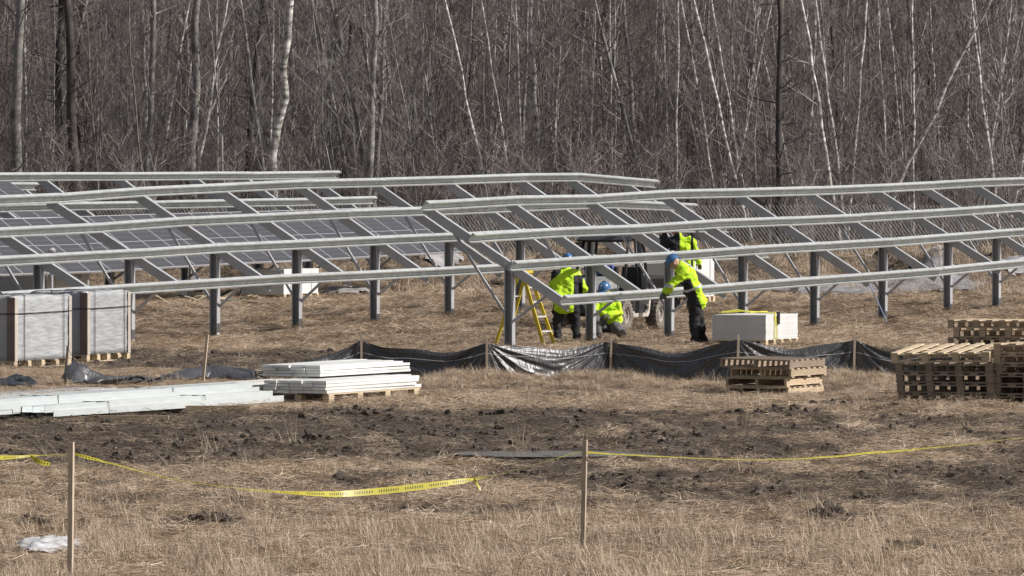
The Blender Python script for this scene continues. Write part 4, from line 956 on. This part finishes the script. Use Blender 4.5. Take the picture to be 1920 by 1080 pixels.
# ------------------------------------------------------------------ people
def caps_mesh(caps, voxel, mats, name, smooth=4, wrinkle=0):
    """closed tapered capsules, fused into one continuous surface; caps: (p, q, r1, r2, material index)"""
    bm = bmesh.new()
    for (p, q, r1, r2, mi) in caps:
        p = Vector(p); q = Vector(q); d = q-p; L = max(d.length, 1e-4); rot = d.to_track_quat('Z', 'Y').to_matrix().to_4x4()
        n = 14; rings = []
        for k in range(0, 6): a = -math.pi/2+k*math.pi/2/5; rings.append((r1*math.sin(a), max(r1*math.cos(a), 1e-4)))
        for k in range(0, 6): a = k*math.pi/2/5; rings.append((L+r2*math.sin(a), max(r2*math.cos(a), 1e-4)))
        vs = []
        for (z, r_) in rings: vs.append([bm.verts.new(p+rot @ Vector((r_*math.cos(2*math.pi*j/n), r_*math.sin(2*math.pi*j/n), z))) for j in range(n)])
        for a in range(len(vs)-1):
            for j in range(n): bm.faces.new((vs[a][j], vs[a][(j+1) % n], vs[a+1][(j+1) % n], vs[a+1][j]))
        bm.faces.new(vs[0][::-1]); bm.faces.new(vs[-1])
    me = bpy.data.meshes.new(name); bm.to_mesh(me); bm.free(); o = bpy.data.objects.new(name, me); COL.objects.link(o)
    rm = o.modifiers.new('r', 'REMESH'); rm.mode = 'VOXEL'; rm.voxel_size = voxel; rm.use_smooth_shade = True
    s_ = o.modifiers.new('s', 'SMOOTH'); s_.iterations = smooth; s_.factor = .5
    dg = bpy.context.evaluated_depsgraph_get(); out = bpy.data.meshes.new_from_object(o.evaluated_get(dg)); bpy.data.objects.remove(o)
    out.materials.clear()
    for m_ in mats: out.materials.append(m_)
    nv = len(out.polygons)
    if wrinkle:
        k_ = len(out.vertices); vc = np.zeros(k_*3, np.float32); out.vertices.foreach_get('co', vc); vc = vc.reshape(-1, 3); vn_ = np.zeros(k_*3, np.float32); out.vertices.foreach_get('normal', vn_); vn_ = vn_.reshape(-1, 3)
        q_ = fbm(vc[:, 0]*7+vc[:, 2]*4, vc[:, 2]*11-vc[:, 1]*6, 77, 3)+fbm(vc[:, 0]*5-vc[:, 2]*9+40, vc[:, 1]*8+vc[:, 2]*3+40, 78, 2)-1
        vc = vc+vn_*(q_*wrinkle)[:, None]; out.vertices.foreach_set('co', vc.astype(np.float32).ravel()); out.update()
    cen = np.zeros(nv*3, np.float32); out.polygons.foreach_get('center', cen); cen = cen.reshape(-1, 3); best = np.full(nv, 1e9); mi_ = np.zeros(nv, np.int32)
    for (p, q, r1, r2, mi) in caps:
        p = np.array(p, float); q = np.array(q, float); d = q-p; L2 = max(d @ d, 1e-8); t = np.clip(((cen-p) @ d)/L2, 0, 1); ds_ = np.linalg.norm(cen-(p+t[:, None]*d), axis=1)-(r1+(r2-r1)*t)
        m_ = ds_ < best; best[m_] = ds_[m_]; mi_[m_] = mi
    out.polygons.foreach_set('material_index', mi_); out.polygons.foreach_set('use_smooth', [True]*nv); out.name = name
    return out, cen
def lerp(a, b, t): return tuple(a[i]*(1-t)+b[i]*t for i in range(3))
def person(loc, J, label, look, band_fn=None, trouser='trouser', hand_mat='glove', hemf=-.22):
    """J: joints in local metres (x right, y away, z up); look: unit direction of the face"""
    root = empty('person', loc, label=label, cat='person', group=None); V = {k: Vector(v_) for k, v_ in J.items()}
    lk = Vector(look).normalized(); up = (V['head']-V['neck']).normalized(); sd = lk.cross(up).normalized(); up2 = sd.cross(lk).normalized(); hd = V['head']
    body = []; a = body.append
    a((V['pelvis'], V['chest'], .11, .11, 0)); a((V['shl'], V['shr'], .07, .07, 0)); a((V['hl'], V['hr'], .10, .10, 0)); a((V['chest'], V['neck'], .09, .055, 0)); a((V['neck'], hd, .055, .06, 0))
    for s_ in 'lr':
        a((V['sh'+s_], V['el'+s_], .052, .042, 0)); a((V['el'+s_], V['wr'+s_], .040, .028, 0)); a((V['h'+s_], V['kn'+s_], .085, .058, 0)); a((V['kn'+s_], V['an'+s_], .056, .04, 0)); a((V['an'+s_], V['to'+s_], .045, .035, 0))
        w = V['wr'+s_]; d = (w-V['el'+s_]).normalized(); hs = d.cross(Vector((0, 0, 1)))
        hs = hs.normalized() if hs.length > .1 else Vector((1, 0, 0)); hn = hs.cross(d).normalized(); flip = 1 if s_ == 'l' else -1
        a((w, w+d*.085+hs*.022, .026, .018, 1)); a((w, w+d*.085-hs*.022, .026, .018, 1))
        for i, (o_, l_) in enumerate(((-.036, .062), (-.012, .078), (.012, .083), (.036, .072))):
            b0 = w+d*.085+hs*o_; b1 = b0+d*l_*.5-hn*.012; b2 = b1+(d*.55-hn*.8).normalized()*l_*.5; a((b0, b1, .0098, .009, 1)); a((b1, b2, .009, .0075, 1))
        tb = w+d*.03+hs*.034*flip; t1_ = tb+(d*.6+hs*.8*flip).normalized()*.045; a((tb, t1_, .013, .011, 1)); a((t1_, t1_+(d*.9-hn*.3).normalized()*.032, .011, .009, 1))
    # head: cranium, face, jaw, nose, ears
    a((hd+up2*.03-lk*.02, hd+up2*.03+lk*.02, .086, .082, 1)); a((hd-up2*.045+lk*.03, hd-up2*.01+lk*.03, .052, .068, 1)); a((hd-up2*.09+lk*.045, hd-up2*.06+lk*.05, .032, .042, 1))
    a((hd+lk*.088+up2*.005, hd+lk*.108-up2*.025, .012, .016, 1)); a((hd+sd*.083-lk*.005, hd+sd*.085-up2*.035, .014, .011, 1)); a((hd-sd*.083-lk*.005, hd-sd*.085-up2*.035, .014, .011, 1))
    me, _ = caps_mesh(body, .010, [M['skin'], M['skin']], 'body', 2); link('body', me, root)
    for sg in (1, -1):
        e_ = MB(); c_ = hd+lk*.088+up2*.012+sd*.032*sg; e_.tube([c_, c_+lk*.008], .010, 8); e_.obj('eye', M['blackpl'], root)
    mo = MB(); mo.tube([hd+lk*.094-up2*.058-sd*.022, hd+lk*.098-up2*.058, hd+lk*.094-up2*.058+sd*.022], .004, 5); mo.obj('mouth', M['corner'], root)
    # gloves
    gl = []
    for s_ in 'lr':
        w = V['wr'+s_]; d = (w-V['el'+s_]).normalized(); hs = d.cross(Vector((0, 0, 1))); hs = hs.normalized() if hs.length > .1 else Vector((1, 0, 0)); hn = hs.cross(d).normalized(); flip = 1 if s_ == 'l' else -1; g_ = []
        g_.append((w-d*.03, w+d*.085+hs*.024, .034, .022, 0)); g_.append((w-d*.03, w+d*.085-hs*.024, .034, .022, 0))
        for i, (o_, l_) in enumerate(((-.038, .064), (-.0127, .080), (.0127, .085), (.038, .074))):
            b0 = w+d*.085+hs*o_; b1 = b0+d*l_*.5-hn*.012; b2 = b1+(d*.55-hn*.8).normalized()*l_*.5; g_.append((b0, b1, .0118, .011, 0)); g_.append((b1, b2, .011, .0098, 0))
        tb = w+d*.03+hs*.036*flip; t1_ = tb+(d*.6+hs*.8*flip).normalized()*.047; g_.append((tb, t1_, .016, .0135, 0)); g_.append((t1_, t1_+(d*.9-hn*.3).normalized()*.034, .0135, .012, 0))
        me, _ = caps_mesh(g_, .006, [M[hand_mat]], 'glove', 1); link('glove', me, root)
    # trousers
    tr = []; b = tr.append; b((V['hl'], V['hr'], .135, .135, 0)); b((V['pelvis'], lerp(V['pelvis'], V['chest'], .35), .15, .14, 0))
    for s_ in 'lr':
        k = V['kn'+s_]; an = V['an'+s_]; b((V['h'+s_], k, .135, .100, 0)); b((k, lerp(k, an, .92), .098, .085, 0)); b((lerp(k, an, .86), lerp(k, an, .96), .085, .078, 0)); b((lerp(k, an, .3), lerp(k, an, .36), .093, .085, 0))
    me, _ = caps_mesh(tr, .016, [M[trouser]], 'trousers', 3, .06); link('trousers', me, root)
    # jacket
    jk = []; b = jk.append; w_ = V['hr']-V['hl']; hem = lerp(V['pelvis'], V['chest'], hemf); sdv = (V['shr']-V['shl']).normalized()
    ax = (V['chest']-V['pelvis']).normalized(); bk = sdv.cross(ax).normalized()   # front or back
    for o_ in (-.09, 0, .09): b((Vector(hem)+sdv*o_, V['chest']+sdv*o_*1.15, .165, .16, 1 if (look_black(label) == (1 if o_ > 0 else -1 if o_ < 0 else 0)) else 0))
    b((V['shl']+sdv*.02, V['shr']-sdv*.02, .105, .105, 0)); b((V['chest'], V['neck'], .155, .10, 0)); b((V['neck']-lk*.05, V['neck']-lk*.05+up*.02, .085, .08, 0)); 
    for s_ in 'lr':
        el = V['el'+s_]; b((V['sh'+s_], el, .095, .078, 0)); b((el, lerp(el, V['wr'+s_], .93), .078, .058, 0)); b((lerp(el, V['wr'+s_], .9), lerp(el, V['wr'+s_], .97), .05, .046, 1))
    me, cen = caps_mesh(jk, .014, [M['hivis'], M['black_cloth'], M['reflect']], 'jacket', 3, .075)
    if band_fn:
        mi = np.zeros(len(me.polygons), np.int32); me.polygons.foreach_get('material_index', mi); cen = np.zeros(len(mi)*3, np.float32); me.polygons.foreach_get('center', cen); cen = cen.reshape(-1, 3)
        mi = band_fn(cen, mi, V).astype(np.int32); me.polygons.foreach_set('material_index', mi)
    link('jacket', me, root)
    # boots
    for s_ in 'lr':
        an = V['an'+s_]; to = V['to'+s_]; hv = (to-an); hv.z = 0; hv = hv.normalized() if hv.length > .02 else Vector((0, -1, 0)); fz = min(an.z, to.z)
        bt = [(an+Vector((0, 0, .06)), Vector((an.x, an.y, fz+.03)), .062, .05, 0), (Vector((an.x, an.y, fz+.015))-hv*.03, to+hv*.02, .048, .045, 0), (to, to+hv*.03, .05, .042, 0)]
        me, _ = caps_mesh(bt, .013, [M['boot']], 'boot', 2); link('boot', me, root)
    # hard hat
    hh = MB(); n = 20; c0 = hd+up2*.055
    for k in range(9):
        a_ = k/8*math.pi/2
        for j in range(n):
            t = 2*math.pi*j/n; rr = math.cos(a_); hh.v.append(tuple(c0+lk*(.135*rr*math.cos(t))+sd*(.115*rr*math.sin(t))+up2*(.125*math.sin(a_))))
    for k in range(8):
        for j in range(n): hh.f.append((k*n+j, k*n+(j+1) % n, (k+1)*n+(j+1) % n, (k+1)*n+j)); hh.m.append(0)
    ho = hh.obj('hard_hat', M['hat'], root, smooth=True)
    br = MB()
    for j in range(n):
        t = 2*math.pi*j/n; fx = .06*max(0, math.cos(t))**1.5
        for (k1, dz_) in ((.97, .0), (1.10, -.012), (1.10, -.02), (.97, -.008)): br.v.append(tuple(c0+lk*((.135*k1+fx*(k1 > 1))*math.cos(t))+sd*(.115*k1*math.sin(t))+up2*dz_))
    for j in range(n):
        for k in range(4): br.f.append((j*4+k, j*4+(k+1) % 4, ((j+1) % n)*4+(k+1) % 4, ((j+1) % n)*4+k)); br.m.append(0)
    br.obj('hat_brim', M['hat'], ho)
    rd = MB(); rd.tube([c0+lk*(.137*math.cos(a_))+up2*(.127*math.sin(a_)) for a_ in np.linspace(.15, math.pi-.15, 14)], .010, 6); rd.obj('hat_ridge', M['hat'], ho)
    return root
def look_black(label): return {'standing': 9, 'leaning': 9}.get(label.split()[0], 9)
# worker leaning over the low rail
p2 = PD(1303, 648, 138.2); z = gz(p2.x, p2.y)
def band2(c, mi, V):
    # black side panel towards the camera-left/front, bright back, silver band low on the body
    ax = np.array(V['chest']-V['pelvis']); L = np.linalg.norm(ax); ax /= L; rel = c-np.array(V['pelvis']); h = rel @ ax; perp = rel-h[:, None]*ax
    tors = (np.abs(h-.25) < .60) & (np.linalg.norm(perp, axis=1) < .34) & (c[:, 2] < 1.34) & (c[:, 0] > V['ell'].x+.06)
    blk = tors & (perp[:, 0] < .035) & (perp[:, 1] < .3) & (h < .42); mi = mi.copy(); mi[blk] = 1
    mi[tors & (np.abs(h-.20) < .022)] = 2
    arm = (c[:, 0] < V['ell'].x+.02) & (np.abs(c[:, 2]-(V['ell'].z+.02)) < .03); mi[arm] = 2
    return mi
person((p2.x, p2.y, z), dict(pelvis=(.02, 0, .92), chest=(-.13, -.03, 1.30), neck=(-.26, 0, 1.49), head=(-.39, .02, 1.59), shl=(-.18, -.21, 1.41), shr=(-.22, .20, 1.41), ell=(-.45, -.27, 1.13), wrl=(-.55, .02, 1.00), elr=(-.50, .26, 1.14), wrr=(-.60, .02, 1.0),
    hl=(.02, -.10, .86), hr=(.03, .10, .86), knl=(.0, -.10, .47), anl=(-.01, -.12, .09), tol=(-.15, -.14, .05), knr=(.09, .12, .47), anr=(.15, .14, .10), tor=(.02, .13, .05)),
    'person in yellow and black jacket leaning with both arms over the low rail', (-.80, .15, -.62), band2)
# worker bending behind the racking
p1 = PD(1062, 645, 139.6); z = gz(p1.x, p1.y)
def band1(c, mi, V):
    mi = mi.copy(); sh = (c[:, 0] < V['shl'].x+.12) & (c[:, 2] > V['shl'].z-.06+(c[:, 0]-V['shl'].x)*.8); mi[sh] = 1
    ar = (c[:, 0] > V['shr'].x-.06) & (c[:, 2] < V['shr'].z-.02) & (c[:, 0] < V['elr'].x-.0); mi[ar] = 1
    return mi
person((p1.x, p1.y, z), dict(pelvis=(-.02, .0, .84), chest=(-.02, .16, 1.24), neck=(.0, .26, 1.43), head=(.02, .34, 1.58), shl=(-.22, .18, 1.34), shr=(.20, .18, 1.34), ell=(-.27, .30, 1.08), wrl=(-.12, .50, .98), elr=(.32, .16, 1.06), wrr=(.20, .40, .94),
    hl=(-.13, .0, .82), hr=(.13, .0, .82), knl=(-.17, .06, .45), anl=(-.17, .0, .09), tol=(-.19, .14, .05), knr=(.18, .08, .45), anr=(.20, .0, .09), tor=(.22, .14, .05)),
    'person in yellow jacket and black trousers seen from behind beside the stepladder', (.05, .85, -.5), band1)
# crouching worker
p3 = PD(1138, 640, 142.0); z = gz(p3.x, p3.y)
person((p3.x, p3.y, z), dict(pelvis=(.06, .0, .30), chest=(.02, -.02, .68), neck=(-.02, -.05, .86), head=(-.04, -.08, .98), shl=(-.19, -.04, .78), shr=(.19, .02, .78), ell=(-.26, -.22, .56), wrl=(-.06, -.36, .50), elr=(.24, -.20, .52), wrr=(.02, -.38, .48),
    hl=(-.06, -.02, .27), hr=(.16, .02, .27), knl=(-.22, -.38, .42), anl=(-.20, -.30, .09), tol=(-.24, -.42, .05), knr=(.22, -.40, .22), anr=(.30, -.02, .10), tor=(.34, .10, .05)),
    'person crouching low under the rail behind the second post', (-.5, -.75, -.45), None, 'trouser_dusty', hemf=.18)
# far worker
p4 = PD(1281, 560, 157.0); z = gz(p4.x, p4.y)
def band4(c, mi, V):
    mi = mi.copy(); mi[(c[:, 0] < V['shl'].x+.16) & (c[:, 2] > V['shl'].z-.25)] = 1; mi[(c[:, 0] > V['shr'].x+.0) & (c[:, 0] < V['shr'].x+.06)] = 1
    return mi
person((p4.x, p4.y, z), dict(pelvis=(.0, .0, 1.00), chest=(-.02, .02, 1.40), neck=(-.10, .02, 1.62), head=(-.17, .04, 1.76), shl=(-.24, .02, 1.54), shr=(.16, .0, 1.54), ell=(-.44, .1, 1.44), wrl=(-.42, .14, 1.68), elr=(.28, -.06, 1.28), wrr=(.34, .06, 1.08),
    hl=(-.12, .0, .94), hr=(.12, .0, .94), knl=(-.14, -.02, .5), anl=(-.15, .02, .09), tol=(-.17, .14, .05), knr=(.14, -.02, .5), anr=(.15, .02, .09), tor=(.17, .14, .05)),
    'person standing far behind the rails, arm raised holding a yellow level', (-.6, .75, -.25), band4)
lv = MB(); lv.box(-.20, .20, -.012, .012, -.035, .035); o = lv.obj('spirit_level', M['fibreglass']); o.location = (p4.x-.43, p4.y+.20, z+1.83); tag(o, 'short yellow spirit level held up beyond the rails', 'level')
vb = MB(); vb.box(-.03, .03, -.0145, .0145, -.012, .02); vb.obj('bubble_vial', M['alu'], o)

# ------------------------------------------------------------------ small things
def rope():
    a = PD(1626, 522, 154); b = PD(1663, 604, 152); pts = [a.lerp(b, t) for t in np.linspace(0, 1, 7)]; o = MB().tube(pts, .010, 5).obj('blue_rope', M['rope']); tag(o, 'thin blue rope slanting from the rail down to the ground', 'rope')
rope()
r = random.Random(3)
for i in range(26):
    px_, py_ = r.uniform(305, 490), r.uniform(556, 571); g = GP(px_, py_); L = r.uniform(.15, .6); mb = MB(); mb.box(-L/2, L/2, -r.uniform(.03, .08), .05, 0, .02); o = mb.obj('scrap_board', M['green'] if i % 8 == 0 else M['debris']); o.location = g+Vector((0, 0, r.uniform(.02, .14))); o.rotation_euler = (r.uniform(-.4, .4), r.uniform(-.5, .5), r.uniform(0, 3.14))
    tag(o, 'one of the loose scrap boards heaped behind the left racking posts', 'scrap wood', 'scrap wood heap')
# capped pole among the left rows
b_ = PD(97, 545, 152); pr = empty('capped_pole', (b_.x, b_.y, gz(b_.x, b_.y)), label='slim steel pole with a round grey cap among the panels at left', cat='pole'); zc = H-(469-YH)*152/F-pr.location.z
MB().tube([(0, 0, -.2), (0, 0, zc-.04)], .03, 10).obj('pole', M['galv_dark'], pr); MB().tube([(0, 0, zc-.04), (0, 0, zc+.0), (0, 0, zc+.05)], [.08, .095, .04], 12).obj('pole_cap', M['galv_dark'], pr)
# wind-blown grey sheet by the post under the rails
g = GP(940, 545); bm = bmesh.new(); bmesh.ops.create_grid(bm, x_segments=24, y_segments=24, size=.5)
for v_ in bm.verts:
    n1 = float(fbm(np.array([v_.co.x*4+9]), np.array([v_.co.y*4+2]), 6, 3)[0]); v_.co = Vector((v_.co.x*.75, v_.co.y*1.6, .42*math.exp(-((v_.co.x-.1)/.3)**2)*(.6+.7*n1)))
me = bpy.data.meshes.new('grey_tarp'); bm.to_mesh(me); bm.free(); me.materials.append(M['snowd']); [setattr(p, 'use_smooth', True) for p in me.polygons]; o = link('grey_tarp', me, loc=g); tag(o, 'crumpled grey sheet on the ground beyond the first racking post', 'sheet'); o.modifiers.new('t', 'SOLIDIFY').thickness = .006
